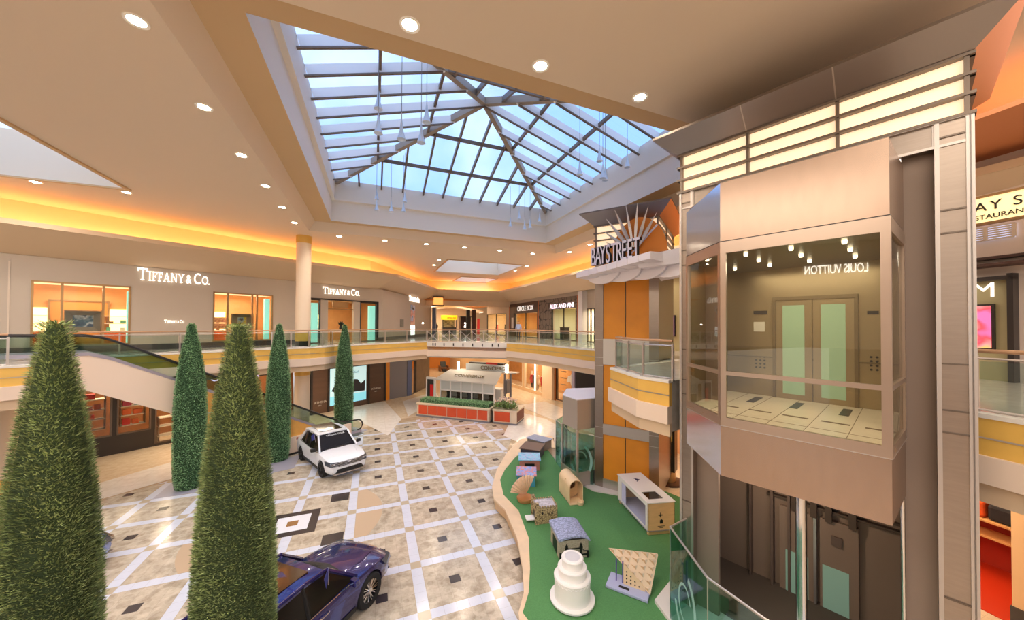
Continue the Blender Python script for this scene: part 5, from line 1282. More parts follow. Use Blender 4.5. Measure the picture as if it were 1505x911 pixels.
SW2 = mat('canopy_white', (236,230,236), .5)
La, Lb = Vector(G(870,391,9.33)), Vector(G(940,377.7,9.33))
dl = (Lb-La); LL = dl.length; dl.normalize(); nl = Vector((-dl.y, dl.x))
if nl.x > 0: nl = -nl
SF = Fr(La.x, La.y, math.degrees(math.atan2(dl.y, dl.x))); SF.n = (nl.x, nl.y)
mb = None
ss = thing('sunburst_sign', 'sunburst entrance sign with black street name letters on a white stepped canopy', 'sign', (La.x, La.y, 9.0))
mb = MB(); chars = 'BAY STREET'; xpos = [.0,.11,.22,0,.35,.46,.57,.68,.79,.90]
for i, ch in enumerate(chars):
    if ch == ' ': continue
    s = xpos[i]*LL
    m2 = text_mb(ch, 1.05, SF, 0, 0, 0, depth=.12, place=lambda c, s=s: (s-.0+c.x*.44, c.z, 9.33+c.y*.95)); m2.build('letter', BLACK, ss)
    m2 = text_mb(ch, 1.05, SF, 0, 0, 0, depth=.02, place=lambda c, s=s: (s+c.x*.44, .08+c.z, 9.33+c.y*.95)); m2.build('letter_face', SW2, ss)
# stepped canopy: overlapping thick blades, fanned round the tower
for k in range(7):
    s0 = -.35+k*(LL+.9)/7; s1 = s0+(LL+.9)/7+.25
    m2 = MB(SF); z = 9.06+.035*k
    m2.hexa([(s0,.5,z-.2),(s1,.55,z-.18),(s1+.55,-2.0,z-.42),(s0+.55,-2.0,z-.45),(s0,.5,z),(s1,.55,z+.05),(s1+.55,-2.0,z+.08),(s0+.55,-2.0,z+.02)]); m2.build('canopy_blade', SW2, ss)
for k in range(4):
    m2 = MB(SF); c0 = .6+k*.85; pts = [(c0+.8*math.cos(a), 8.98-.42*math.sin(a)) for a in [math.pi*i/10 for i in range(11)]]
    m2.sprism(pts, .1-k*.12, .0-k*.12); m2.build('canopy_scallop', SW2, ss)
m2 = MB(SF); m2.hexa([(LL+.2,.3,8.9),(LL+2.4,-.6,9.0),(LL+2.4,-2.4,9.0),(LL+.2,-2.0,8.9),(LL+.2,.35,9.25),(LL+2.4,-.5,9.55),(LL+2.4,-2.4,9.55),(LL+.2,-2.0,9.3)]); m2.build('canopy_blade', SW2, ss)
# sun disc and rays
sd = Fr(*G(936,376,9.6), -60); c_u = 0
zc_ = 9.7; m2 = MB(sd); arcp = [(1.02*math.cos(a), zc_+1.38*math.sin(a)) for a in [math.pi*i/24 for i in range(25)]]
m2.sprism(arcp, -.25, -.17); m2.build('sun_disc', mat('sun_orange', (232,138,44), .45, .2), ss)
m2 = MB(sd); m2.sprism([(-.35,zc_),( -.27,zc_),(.72,zc_+.98),(.66,zc_+1.02)], -.17, -.15); m2.build('disc_line', SW2, ss)
for k in range(8):
    a = R_(58+k*13.5); r0, r1 = .25, (1.6, 1.72, 1.85, 1.9, 1.9, 1.8, 1.5, 1.2)[k]
    p0 = sd.p(-.1+r0*math.cos(a), .0, zc_+r0*math.sin(a)); p1 = sd.p(-.1+r1*math.cos(a), .12, zc_+r1*math.sin(a))
    MB().tube([p0, tuple((Vector(p0)*.55+Vector(p1)*.45)), p1], [.035,.075,.006], 4).build('ray_spike', mat('spike_silver', (224,220,214), .35, .4), ss)

# ------------------------------------------------------------------ big lift tower
TE = Fr(6.78, 6.17, -70.55); EW, ED = 4.21, 2.5
te = thing('lift_tower', 'big brushed steel lift tower at the right with a glowing louvred lantern on top', 'lift tower', TE.p(EW/2, -1.2, 0))
CLM = mat('column_steel', (168,154,142), .32, .9, noise=.05, nscale=3, stretch=(1,1,10))
mb = MB(TE); mb.box(0, .3, -.3, 0, 0, zl0); mb.box(3.86, EW, -.35, 0, 0, zl0); mb.build('steel_column', CLM, te)
mb = MB(TE)
for s0, s1 in ((0,.3),(3.86,EW)):
    for s in (s0, s1-.05): mb.box(s, s+.05, 0, .03, 0, zl0)
mb.box(EW-.02, EW+.03, -ED, .03, 0, zl0)
mb.build('column_edge', STEELW, te)
mb = MB(TE)
for v in (198,307,341,535,604,637,882):
    z = TE.w(1403,v)[1]
    for s0, s1 in ((0,.3),(3.86,EW)): mb.box(s0, s1, 0, .022, z-.012, z+.012)
mb.build('joint_line', STEELD, te)
zO = 9.78
mb = MB(TE); mb.box(0, EW, -.2, -.02, zO, zl0); mb.build('header_panel', STEEL, te)
mb = MB(TE)
for s in (.3, 1.2, 2.2, 3.2, 3.84): mb.box(s, s+.02, -.02, .0, zO, zl0)
mb.box(0, EW, -.02, .02, zO-.02, zO+.02); mb.box(0, EW, -.02, .04, zl0-.03, zl0)
mb.build('header_joint', STEELW, te)
SHAFT = mat('shaft_paint', (150,126,108), .55); SHD = mat('shaft_dark', (112,92,80), .6)
mb = MB(TE); mb.box(3.5, 3.86, -.3, -.2, 0, zO); mb.box(.3, .75, -.3, -.2, 0, zO); mb.build('wing_panel', mat('wing_brown', (150,130,116), .5, .2), te)
mb = MB(TE); mb.box(EW-.05, EW-.01, -ED, -.3, 0, zl0); mb.box(0.01, .05, -ED, -.3, 0, zl0); mb.build('side_wall', STEEL, te)
MB(TE).box(0, EW, -ED-.1, -ED, 0, zl0).build('back_wall', SHAFT, te)
MB(TE).box(.05, EW-.05, -ED, -.2, TZ, TZ+.03).build('pit_floor', mat('pit_floor', (96,84,74), .8), te)
MB(TE).box(0, EW, -ED, -.2, zl0-.1, zl0-.02).build('shaft_top', SHD, te)
# ground landing doors on the back wall
ti = -ED+.02
def bz(u, v): return TE.w(u, v, -ED+.1)
mb = MB(TE); s0, zz = bz(1172,790); s1, _ = bz(1196,790); s2, _ = bz(1205,800); s3, _ = bz(1262,800)
zd = bz(1230,768)[1]
mb = MB(TE)
mb.box(s0-.35, s1, ti, ti+.1, .1, zd); mb.build('landing_door', SHAFT, te)
MB(TE).box(s2, s3, ti, ti+.1, .1, zd).build('landing_door', SHAFT, te)
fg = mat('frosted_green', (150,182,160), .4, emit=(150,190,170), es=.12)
a, z_ = bz(1170,812); b_, _ = bz(1188,812); MB(TE).box(a-.2, b_, ti+.1, ti+.11, .2, z_).build('door_glass', fg, te)
a, z_ = bz(1209,828); b_, _ = bz(1248,836); MB(TE).box(a, b_, ti+.1, ti+.11, .2, z_).build('door_glass', fg, te)
mb = MB(TE); mb.box(s1+.0, s1+.05, ti, ti+.14, .1, zd); mb.build('door_edge', STEELW, te)
mb = MB(TE); mb.box(s0-.6, s3+.9, ti, ti+.12, zd+.18, zd+.23); mb.box(s0-.6, s3+.9, ti, ti+.12, zd+.34, zd+.38)
for s in (s0-.1, s0+.25, s3-.15, s2+.1): mb.box(s, s+.12, ti+.1, ti+.18, zd-.02, zd+.36)
mb.build('door_hanger', mat('hanger_dark', (96,78,66), .5, .4), te)
a, z_ = bz(1222,792); MB(TE).box(a, a+.18, ti+.1, ti+.15, z_-.1, z_+.1).build('door_lock', SHD, te)
# left inner panels of the shaft
mb = MB(TE); 
for s, c in ((.8,.04),(1.25,.06),(1.6,.05)): mb.box(s, s+c, ti, ti+.18, 0, 5)
mb.build('shaft_rib', SHD, te)
# piston and guide
q = TE.p(2.25, .15, 0); MB().lathe([(.085,.0),(.085,4.5)], (q[0],q[1],0), 28).build('piston', CHROME, te, smooth=True)
q = TE.p(3.5, -.05, 0); MB().tube([(q[0],q[1],0),(q[0],q[1],zO)], .03, 10).build('guide_rail', CHROME, te, smooth=True)
lantern(TE, EW, ED, zl0, zl1, 3, te, [TE.w(1097,240)[0], TE.w(1228,190)[0]], 11.45, .45)

# glass cab
cab = thing('lift_cab', 'glass fronted lift cab with round ceiling lamps stopped at the upper floor', 'lift cab', TE.p(2.4, .5, 4.4))
CP = [(.415,.656),(1.37,1.58),(3.42,1.58),(3.54,.13)]
CPW = [TE.p(a,b,0)[:2] for a,b in CP]
CS = mat('cab_rose_steel', (176,152,134), .27, .9, noise=.03, nscale=3, stretch=(10,1,1)); CS2 = mat('cab_frame_steel', (184,164,148), .3, .9)
z_b, z_f0, z_f1, z_m, z_w, z_j, z_t = 4.35, 5.24, 5.39, 6.17, 8.29, 8.5, 9.56
for i in range(3):
    fr, ln = seg_fr(CPW[i], CPW[i+1])
    if i == 0:
        CS_ = mat('cab_steel_skylit', (206,206,212), .13, .9)  # paler bluish colour stands in for the skylight mirrored in this panel
        zl = fr.w(1010,312)[1]; zbl = 4.62
        MB(fr).sprism([(0,z_j),(ln,z_j),(ln,z_t),(0,min(zl,z_t))], -.04, 0).build('upper_panel', CS_, cab); MB(fr).sprism([(0,z_f0),(ln,z_f0),(ln,z_b),(0,z_b+.12)], -.04, 0).build('lower_panel', CS_, cab)
    else:
        MB(fr).box(0, ln, -.04, 0, z_j+.012, z_t).build('upper_panel', CS, cab); MB(fr).box(0, ln, -.04, 0, z_b, z_f0-.01).build('lower_panel', CS, cab)
    mb = MB(fr); pw = .09 if i == 1 else .07
    mb.box(0, ln, -.05, .01, z_f0, z_f1); mb.box(0, ln, -.05, .01, z_w, z_j-.005); mb.box(0, pw, -.05, .01, z_f1, z_w); mb.box(ln-pw, ln, -.05, .01, z_f1, z_w); mb.box(pw, ln-pw, -.05, .01, z_m-.035, z_m+.035)
    mb.build('window_frame', CS2, cab)
    MB(fr).box(pw, ln-pw, -.03, -.02, z_f1, z_m-.035).build('glass_pane', glass('cab_glass', (244,244,238), .1, rough=0), cab); MB(fr).box(pw, ln-pw, -.03, -.02, z_m+.035, z_w).build('glass_pane', glass('cab_glass'), cab)
    MB(fr).box(0, ln, -.02, .012, z_f0-.012, z_f0).build('seam', STEELW, cab); MB(fr).box(0, ln, -.02, .004, z_j-.004, z_j+.012).build('seam', DARK, cab)
CPO = CP+[(3.54,-1.75),(.45,-1.75)]
pw_ = [TE.p(a,b,0)[:2] for a,b in CPO]
pw_ = [TE.p(2.2+(a-2.2)*.975, (b-.05)*.97, 0)[:2] for a, b in CPO]
MB().prism(pw_, z_t-.04, z_t-.0).build('roof', CS, cab); MB().prism(pw_, z_b+.15, z_b+.2).build('underside', SHD, cab)
MB().prism(pw_, z_f0+.02, z_f0+.08).build('floor_panel', mat('cab_floor', (240,220,190), .3, noise=.05, nscale=4), cab)
MB().prism(pw_, z_w+.06, z_w+.1).build('ceiling_panel', mat('cab_ceiling', (128,118,98), .35, .5), cab)
mb = MB(TE)
for k in range(5): mb.box(.9+k*.55, 1.27+k*.55, .2, .28, z_f0+.08, z_f0+.085)
for k in range(6): mb.box(.95+k*.5, .958+k*.5, -1.7, 1.5, z_f0+.08, z_f0+.083)
mb.box(.5, 3.4, .9, .91, z_f0+.08, z_f0+.083)
mb.build('floor_joint', mat('joint_brown', (120,92,66), .5), cab)
mb = MB(TE)
for k in (0,1,2): mb.box(1.2+k*.75, 1.34+k*.75, -1.3, -.55, z_f0+.083, z_f0+.088)
mb.build('floor_inlay', DARK, cab)
INT = mat('cab_inner_steel', (176,156,122), .32, .75); INTD = mat('cab_inner_dark', (140,122,94), .35, .7)
B0 = -1.7
MB(TE).box(.45, 3.52, B0-.04, B0, z_f0, z_w+.1).build('back_wall', INT, cab)
MB(TE).box(3.48, 3.52, B0, .1, z_f0, z_w+.1).build('side_wall', INTD, cab); MB(TE).box(.45, .49, B0, .6, z_f0, z_w+.1).build('side_wall', INTD, cab)
def cw(u, v): return TE.w(u, v, B0)
dl0, dr1, dm = cw(1141,500)[0], cw(1256,500)[0], cw(1195,500)[0]; zdt = cw(1195,440)[1]
for a, b_ in ((dl0, dm-.01), (dm+.01, dr1)):
    d_o = MB(TE).box(a, b_, B0, B0+.05, z_f0+.08, zdt).build('cab_door', INT, cab)
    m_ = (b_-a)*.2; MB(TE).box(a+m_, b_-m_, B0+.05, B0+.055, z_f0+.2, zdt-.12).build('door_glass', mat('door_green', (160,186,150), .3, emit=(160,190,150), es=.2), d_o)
mb = MB(TE); mb.box(dl0-.06, dl0, B0, B0+.08, z_f0+.08, zdt+.08); mb.box(dr1, dr1+.06, B0, B0+.08, z_f0+.08, zdt+.08); mb.box(dl0, dr1, B0, B0+.08, zdt, zdt+.08); mb.box(.5, 3.5, B0, B0+.03, z_f0+1.0, z_f0+1.03); mb.build('door_frame', INTD, cab)
for u0_, u1_, nm in ((1108,1128,'left'), (1275,1292,'right')):
    a, b_ = cw(u0_,500)[0], cw(u1_,500)[0]
    t0 = B0+.005
    MB(TE).box(a, b_, t0, t0+.02, cw(u0_,462)[1], cw(u0_,457)[1]).build('floor_indicator', DARK, cab)
    if nm == 'left': MB(TE).box(a, b_-.05, t0, t0+.01, cw(u0_,487)[1], cw(u0_,473)[1]).build('notice', mat('paper', (236,226,206), .6), cab)
    mb = MB(TE)
    for i in range(3):
        for j in range(4): mb.lathe([(.022,.0),(.022,.02),(0,.02)], (a+.05+i*.085, t0, cw(u0_,520)[1]-.06-j*.085), 10, axis='y')
    mb.build('call_buttons', DARK, cab)
for i in range(4):
    for j in range(3):
        p = TE.p(.95+i*.66, 1.0-j*.85, 0); l_ = MB().lathe([(.028,z_w-.0),(.033,z_w+.02),(.033,z_w+.06)], (p[0],p[1],0), 16).build('ceiling_lamp', mat('bulb', (255,250,235), .4, emit=(255,236,204), es=5), cab, smooth=True)
light('cab_lamp', 'AREA', TE.p(2.1, -.2, z_w-.02), 48, (1,.88,.7), 2.2, 1.8, rot=(0,0,R_(-70.55)))
# glass guard on the floor round the pit
gp = [TE.p(.15,.03,0)[:2], G(985,775,2.5), G(1040,850,2.5), G(1125,911,2.5), G(1260,985,2.5)]
guard('green glass guard with etched swirls at the foot of the big tower', gp, TZ, 2.5)
mb = MB(); mb.prism([G(962,885,TZ), G(985,856,TZ), (7.2,6.3), (8.1,2.6), (6.6,1.2), (5.6,3.4)], .3, TZ+.06); trim(mb, mat('marble_white'))
light('shaft_fill', 'POINT', TE.p(1.6, -.9, 3.6), 45, (1,.8,.6), .1)  # light added to brighten the shaft interior, no fixture there

# ------------------------------------------------------------------ beyond the big tower: right edge
RB = Fr(15.5, 8.0, -96)
def rb(u, v): return RB.w(u, v)
zS = rb(1460,410)[1]
struct(MB(RB).box(-3, 22, -.3, 0, ZF, ZC).build('wall_right', mat('wall_pinkbeige', (222,204,190), .7)))
a, b_ = rb(1430,460)[0]-.6, rb(1488,460)[0]
MB(RB).box(a, b_, 0, .05, ZF, zS-.02).build('wall_right', mat('olive_panel', (166,156,116), .6))['kind'] = 'structure'
mb = MB(RB); mb.box(b_, b_+.1, 0, .25, ZF, zS+.1); mb.box(a, b_+.1, 0, .25, zS-.05, zS+.05); trim(mb, DARK)
mb = MB(RB); mb.box(a, b_+3, 0, .6, zS+.3, zS+.36); mb.box(a, b_+3, 0, .3, rb(1460,382)[1], rb(1460,380)[1]+.03); trim(mb, BRN)
sc0, sc1 = rb(1436,500)[0]-.3, rb(1461,500)[0]
t = thing('display_screen', 'tall glowing pink and red advertising screen on the olive wall, right edge', 'screen', RB.p((sc0+sc1)/2, .1, rb(1450,513)[1]))
MB(RB).box(sc0-.05, sc1+.05, .05, .12, rb(1450,514)[1], rb(1450,447)[1]).build('frame', DARK, t)
MB(RB).box(sc0, sc1, .12, .13, rb(1450,514)[1]+.05, rb(1450,447)[1]-.05).build('picture', None or (lambda m: m)(paint_mat('screen_pic', [(250,90,140),(250,60,70),(255,120,120),(240,170,40)], 1.6)), t)
nt = MATS['screen_pic'].node_tree; b = nt.nodes['Principled BSDF']; nt.links.new(nt.nodes['Color Ramp'].outputs[0], b.inputs['Emission Color']); b.inputs['Emission Strength'].default_value = 1.3
mb = text_mb('M', .55, RB, rb(1437.5,434)[0]-.1, .06, rb(1440,437)[1]); tag(mb.build('shop_sign', mat('sign_soft', (250,246,236), .5, emit=(255,248,236), es=.8)), 'white letter on the olive wall above the glowing screen', 'sign')
# bay street sign, hung between ceiling and opening
q0, q1 = rb(1436,320), rb(1505,300)
BS = Fr(*RB.p(0,2.2,0)[:2], -96)
def bs(u, v): return BS.w(u, v)
t = thing('hanging_sign', 'cream lit sign with dark capitals hanging at the right edge', 'sign', BS.p(bs(1470,320)[0], 0, 9.5))
a, b_ = bs(1420,320)[0], bs(1505,300)[0]+3
zA, zB_ = bs(1440,328)[1], bs(1440,292)[1]
MB(BS).box(a, b_, -.1, 0, zA, zB_).build('panel', mat('sign_cream', (250,232,186), .5, emit=(255,226,160), es=.75), t)
MB(BS).box(a, b_, -.12, .03, zA-.05, zA).build('edge', BRASS, t); MB(BS).box(a, b_, -.12, .03, zB_, zB_+.05).build('edge', BRASS, t)
hh = zB_-zA
x1 = bs(1437,300)[0]
mb = text_mb('BAY STREET', hh*.52, BS, x1-hh*.44, .015, zA+hh*.46, depth=.02, space=1.2); mb.build('lettering', DARK, t)
mb = text_mb('RESTAURANTS & ENTERTAINMENT', hh*.27, BS, x1-hh*.38, .015, zA+hh*.12, depth=.02); mb.build('lettering', DARK, t)
# louvred window and warm lower ceiling
a, b_ = rb(1437,340)[0], rb(1493,345)[0]; zA, zB_ = rb(1460,352)[1], rb(1460,333)[1]
w_ = struct(MB(RB).box(a-.3, b_, 0, .04, zA, zB_).build('window_20', mat('louvre_sky', (210,222,250), .5, emit=(200,214,255), es=1.2)))
mb = MB(RB)
for k in range(7): z = zA+(zB_-zA)*k/6; mb.box(a-.3, b_, .04, .09, z-.02, z+.02)
for f_ in (0,.5,1): s = a-.3+(b_-a+.3)*f_; mb.box(s-.03, s+.03, .04, .1, zA, zB_)
mb.build('louvre', WALLC, w_)
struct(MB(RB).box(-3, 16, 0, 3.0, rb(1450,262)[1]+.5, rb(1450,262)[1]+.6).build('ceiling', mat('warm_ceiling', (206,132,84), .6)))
# ground floor shop at the right edge
RG = Fr(14.2, 6.0, -96)
def rg(u, v): return RG.w(u, v)
p0 = rg(1487,850)[0]
struct(MB(RG).box(p0, p0+8, -.6, 0, 0, 4.35).build('wall_right', mat('pillar_warm', (240,196,150), .6)))
trim(MB(RG).box(p0-.02, p0+8, -.62, .03, 0, .5), mat('plinth'))
struct(MB(RG).box(-6, p0+3, -5.2, -5.0, 0, 4.35).build('wall_back', mat('red_shop', (176,44,20), .6)))
trim(MB(RG).box(-6, p0+3, -5, -.1, .0, .02), mat('red_floor', (196,52,20), .35))
sh = rg(1440,760)[0]
t = thing('display_shelf', 'long wooden shelf of folded clothes in the red floored shop, right edge', 'shelf', RG.p(p0-1.5, -2.4, 1))
zs1 = RG.w(1460,765,-2.4)[1]; zs2 = RG.w(1460,788,-2.4)[1]
for z in (zs1, zs2): MB(RG).box(-5, p0+2, -2.9, -2.2, z-.05, z).build('shelf_board', mat('shelf_oak', (226,170,110), .5), t)
MB(RG).box(-5, p0+2, -2.9, -2.85, 0, zs1+.1).build('back_panel', mat('red_shop'), t)
x = RG.w(1436,750,-2.5)[0]
for i, (w, c, lb) in enumerate(((.5,(230,96,40),'orange'),(.55,(40,38,44),'black'),(.6,(226,204,170),'cream'),(.5,(60,58,64),'charcoal'))):
    h = (.5,.45,.4,.3)[i]
    c_ = MB(RG).box(x-.3, x-.3+w, -2.8, -2.3, zs1, zs1+h).build('folded_clothes', mat('cloth_%d' % i, c, .85, noise=.2, nscale=6), bevel=.08); tag(c_, '%s pile of folded clothes on the upper board of the right edge shelf' % lb, 'clothes'); x += w+.05
tag(MB(RG).box(x-1.4, x-.6, -2.75, -2.3, zs2, zs2+.18).build('folded_clothes', mat('cloth_3'), bevel=.04), 'flat dark pile of clothes on the lower board of the right edge shelf', 'clothes')
for i in range(6):
    s = RG.w(1438+i*9,725,-2.9)[0]; h_ = MB(RG).sprism([(s-.22,zs1+1.9),(s+.22,zs1+1.9),(s+.26,zs1+.8),(s-.26,zs1+.8)], -2.75, -2.6); tag(h_.build('hanging_garment', mat('garment_%d' % (i%3), ((60,56,66),(86,80,92),(120,60,50))[i%3], .85, noise=.2, nscale=8), bevel=.04), 'dark garment hanging above the shelf in the right edge shop', 'clothes', 'garments hanging above the right edge shelf')
e0 = G(1462,830); mb = text_mb('E', .6, None, 0, 0, 0, depth=.004, place=lambda c: (e0[0]-.1+c.y*.9*.2+c.x*.55, e0[1]+.2-c.x*.7+c.y*.35, .008+c.z)); tag(mb.build('floor_emblem', DARK), 'dark capital letter inlaid in the tan floor at the right edge', 'emblem')
light('shop_lamp', 'AREA', RG.p(p0-2, -2.4, 4.2), 160, (1,.7,.42), 3, 2); light('shop_lamp', 'AREA', RG.p(p0-1, 2, 4.2), 90, (1,.78,.5), 3, 2)
light('upper_lamp', 'AREA', RB.p(1.5, 2.5, 9.2), 130, (1,.84,.66), 3, 2)
# advertising column and round lamps behind the small tower
x, y = G(983,708); t = thing('advertising_column', 'slim dark advertising column with amber panel on a round foot, between the two towers', 'sign', (x,y,0))
hz = 4.1
cf = Fr(x, y, -60)
MB(cf).box(-.3, .3, -.25, .25, .55, hz).build('body', mat('ad_dark', (44,38,34), .25), t); MB(cf).box(-.27, .2, .25, .26, 1.9, hz-.1).build('amber_panel', paint_mat('ad_amber', [(230,180,60),(250,220,120),(200,140,40)], 2), t)
MB().lathe([(.6,0),(.6,.08),(.45,.1),(0,.1)], (x,y,0), 28).build('foot', mat('foot_brown', (70,46,36), .3), t, smooth=True); MB().lathe([(.28,.1),(.28,.55)], (x,y,0), 24).build('neck', BRASS, t, smooth=True)
for v, nm in ((617,'upper'), (663,'lower')):
    p = Vector(far(968, v, 12.5)); l_ = MB().lathe([(0,-.08),(.32,-.05),(.38,0),(.32,.05),(0,.08)], (p.x+.3, p.y+.5, p.z), 24, axis='y'); tag(l_.build('wall_lamp', LAMP, smooth=True), 'round glowing white wall lamp beside the small tower, the %s of two' % nm, 'lamp')
KW = Fr(15.0, 17.5, -80)
struct(MB(KW).box(-2, 12, -.3, 0, 0, 4.35).build('wall_right', mat('wall_amber', (226,170,116), .6)))
light('corridor_lamp', 'AREA', (12.8,12,4.2), 120, (1,.8,.55), 3, 3)
# upper wall between the towers
struct(MB(KW).box(-2, 8.2, -.3, .3, ZF, 9.9).build('wall_right', mat('wall_olive', (196,182,130), .6)))
q = KW.w(986,478); t = thing('display_screen', 'small violet screen on the wall between the two lift towers', 'screen', KW.p(q[0],.35,q[1]-.6))
MB(KW).box(q[0]-.35, q[0]+.5, .3, .38, q[1]-.6, q[1]+.55).build('frame', DARK, t); MB(KW).box(q[0]-.3, q[0]+.45, .38, .39, q[1]-.55, q[1]+.5).build('picture', mat('violet_screen', (110,60,110), .4, emit=(130,60,120), es=.5), t)
s_ = KW.w(977,470)[0]; tag(MB(KW).box(s_-.12, s_+.12, .3, .45, ZF, 9.9).build('door_post', CPR), 'orange brown post on the upper wall between the two towers', 'post')

# ------------------------------------------------------------------ small things of the shop fronts
SGN = mat('sign_lit', (255,252,246), .5, emit=(255,248,238), es=1.1)
s0_, z0_ = TW.w(202,411); s1_, _ = TW.w(308,414)
tag(tiffany_mb(TW, s0_, .03, z0_, .62, width=s1_-s0_).build('shop_sign', SGN), 'largest glowing jeweller name sign, on the wall left of the middle window', 'sign')
s0_, z0_ = TW.w(474,431); s1_, _ = TW.w(528,433)
tag(tiffany_mb(TW, s0_, .03, z0_, .5, width=s1_-s0_).build('shop_sign', SGN), 'glowing jeweller name sign above the dark framed entrance', 'sign')
s0_, z0_ = TW.w(241,474.5); s1_, _ = TW.w(271,475)
tag(tiffany_mb(TW, s0_, .03, z0_, .17, width=s1_-s0_, depth=.02).build('shop_sign', SGN), 'tiny white jeweller name low on the wall left of the middle window', 'sign')
s0_, z0_ = CW.w(600.5,442); s1_, _ = CW.w(616,443)
tag(tiffany_mb(CW, s0_, .03, z0_, .62, width=s1_-s0_).build('shop_sign', SGN), 'narrow foreshortened jeweller name sign on the angled wall', 'sign')
a, b_ = CW.w(603.5,470)[0], CW.w(609,470)[0]
t = thing('wall_poster', 'tall lit portrait poster on the angled wall below the foreshortened sign', 'poster', CW.p((a+b_)/2, .1, 6.0))
MB(CW).box(a, b_, .0, .06, CW.w(606,478)[1], CW.w(606,448)[1]).build('picture', paint_mat('portrait', [(250,206,180),(226,150,130),(190,210,240),(40,34,40)], 1.3), t)
MB(CW).box(a, b_, .0, .06, CW.w(606,492)[1], CW.w(606,478)[1]).build('white_area', mat('poster_lit', (250,250,250), .5, emit=(255,255,255), es=1), t)
a, b_ = CW.w(588,475)[0], CW.w(593,475)[0]; tag(MB(CW).box(a, b_, 0, .03, CW.w(590,480.5)[1], CW.w(590,469)[1]).build('wall_plaque', mat('plaque', (112,108,96), .4, noise=.3, nscale=8)), 'small dark square plaque on the angled wall', 'plaque')
s_ = CW.w(621,475); tag(MB(CW).box(s_[0]-.2, s_[0]+.3, 0, .03, s_[1]-.05, s_[1]+.08).build('wall_label', LAMP), 'small lit label at the right end of the angled wall', 'label')

def display_case(fr, u0_, u1_, v0, v1, iu0, iu1, iv0, iv1, label, cols):
    T0 = -.55
    s0, z1 = fr.w(u0_, v0, T0); s1, z0 = fr.w(u1_, v1, T0); i0, j1 = fr.w(iu0, iv0, T0-.4); i1, j0 = fr.w(iu1, iv1, T0-.4)
    t = thing('display_case', label, 'display case', fr.p((s0+s1)/2, T0, z0))
    mb = MB(fr); A = [(s0,T0,z0),(s1,T0,z0),(s1,T0,z1),(s0,T0,z1)]; B = [(i0,T0-.4,j0),(i1,T0-.4,j0),(i1,T0-.4,j1),(i0,T0-.4,j1)]
    mb.add(A+B, [(0,1,5,4),(1,2,6,5),(2,3,7,6),(3,0,4,7)]); mb.build('surround', mat('case_grey', (176,164,140), .4, .3), t)
    MB(fr).box(i0, i1, T0-.45, T0-.41, j0, j1).build('picture', paint_mat('case_picture_%d' % u0_, cols, 2.6), t)
    mb = MB(fr); mb.box(s0-.04, s1+.04, T0-.02, T0+.03, z1, z1+.05); mb.box(s0-.04, s0, T0-.02, T0+.03, ZF+.35, z1); mb.box(s1, s1+.04, T0-.02, T0+.03, ZF+.35, z1); mb.box(s0-.04, s1+.04, T0-.02, T0+.03, z0-.04, z0); mb.build('frame', BRASS, t)
display_case(TW, 96, 147, 457, 487, 107, 137, 463, 480, 'grey framed jewel case with a blue and white picture in the left window', [(60,90,120),(90,130,150),(230,240,245),(70,100,130)])
display_case(TW, 341, 371, 462, 488, 349, 362, 466, 482, 'grey framed jewel case with a yellow and pale blue picture in the middle window', [(60,60,64),(230,210,60),(180,220,230),(120,110,100)])
# shelves with goods and lit niches in the three jeweller windows
GOOD = [mat('good_%d' % i, c, .5) for i, c in enumerate(((90,170,140),(240,236,220),(120,90,60),(200,220,200)))]
def niche(u0_, u1_, wname):
    s0, s1 = TW.w(u0_, 450, -2.8)[0], TW.w(u1_, 450, -2.8)[0]
    if s0 > s1: s0, s1 = s1, s0
    t = thing('lit_cabinet', 'glowing wall cabinet with shelves at the back of the %s' % wname, 'cabinet', TW.p((s0+s1)/2, -2.9, 6.0))
    MB(TW).box(s0, s1, -2.98, -2.9, 6.55, 7.75).build('back_glow', LAMPY, t)
    MB(TW).box(s0-.05, s1+.05, -2.9, -2.4, ZF+.3, 6.55).build('base_cupboard', mat('cupboard_orange', (210,100,40), .5), t)
    for z in (6.55, 6.95, 7.35): MB(TW).box(s0, s1, -2.9, -2.5, z, z+.03).build('shelf', mat('shelf_white'), t)
    k = 0; s = s0+.15
    while s < s1-.25:
        for z in (6.58, 6.98):
            k += 1; tag(MB(TW).box(s, s+random.uniform(.12,.25), -2.75, -2.6, z, z+random.uniform(.1,.28)).build('jewel_box', random.choice(GOOD), bevel=.01), 'small display box on the glowing shelves in the %s' % wname, 'box', 'display boxes in the %s' % wname)
        s += .5
niche(30, 70, 'left jeweller window, left part'); niche(150, 205, 'left jeweller window, right part'); niche(298, 332, 'middle jeweller window'); niche(430, 470, 'left side of the jeweller entrance')
s = TW.w(120,450,-2.85)[0]; t = thing('framed_screen', 'tall wood framed screen behind the jewel case in the left window', 'screen', TW.p(s,-2.8,6))
MB(TW).box(s-1.0, s+.9, -2.95, -2.85, 6.0, 8.1).build('panel', mat('screen_amber', (206,140,66), .5), t)
mb = MB(TW); mb.box(s-1.05, s-.98, -2.9, -2.8, 6, 8.15); mb.box(s+.88, s+.95, -2.9, -2.8, 6, 8.15); mb.box(s-1.05, s+.95, -2.9, -2.8, 8.1, 8.17); mb.build('frame', BRASS, t)
for k in range(4):
    s, z = TW.w(315+10*(k%2)+3, 467+9*(k//2)+3, -1.5); tag(MB(TW).box(s-.18, s+.18, -1.52, -1.48, z-.17, z+.17).build('framed_picture', mat('pic_tan', (210,160,120), .5, noise=.5, nscale=9)), 'small square framed picture in the middle jeweller window, %s of four' % ('upper left','upper right','lower left','lower right')[k], 'picture')
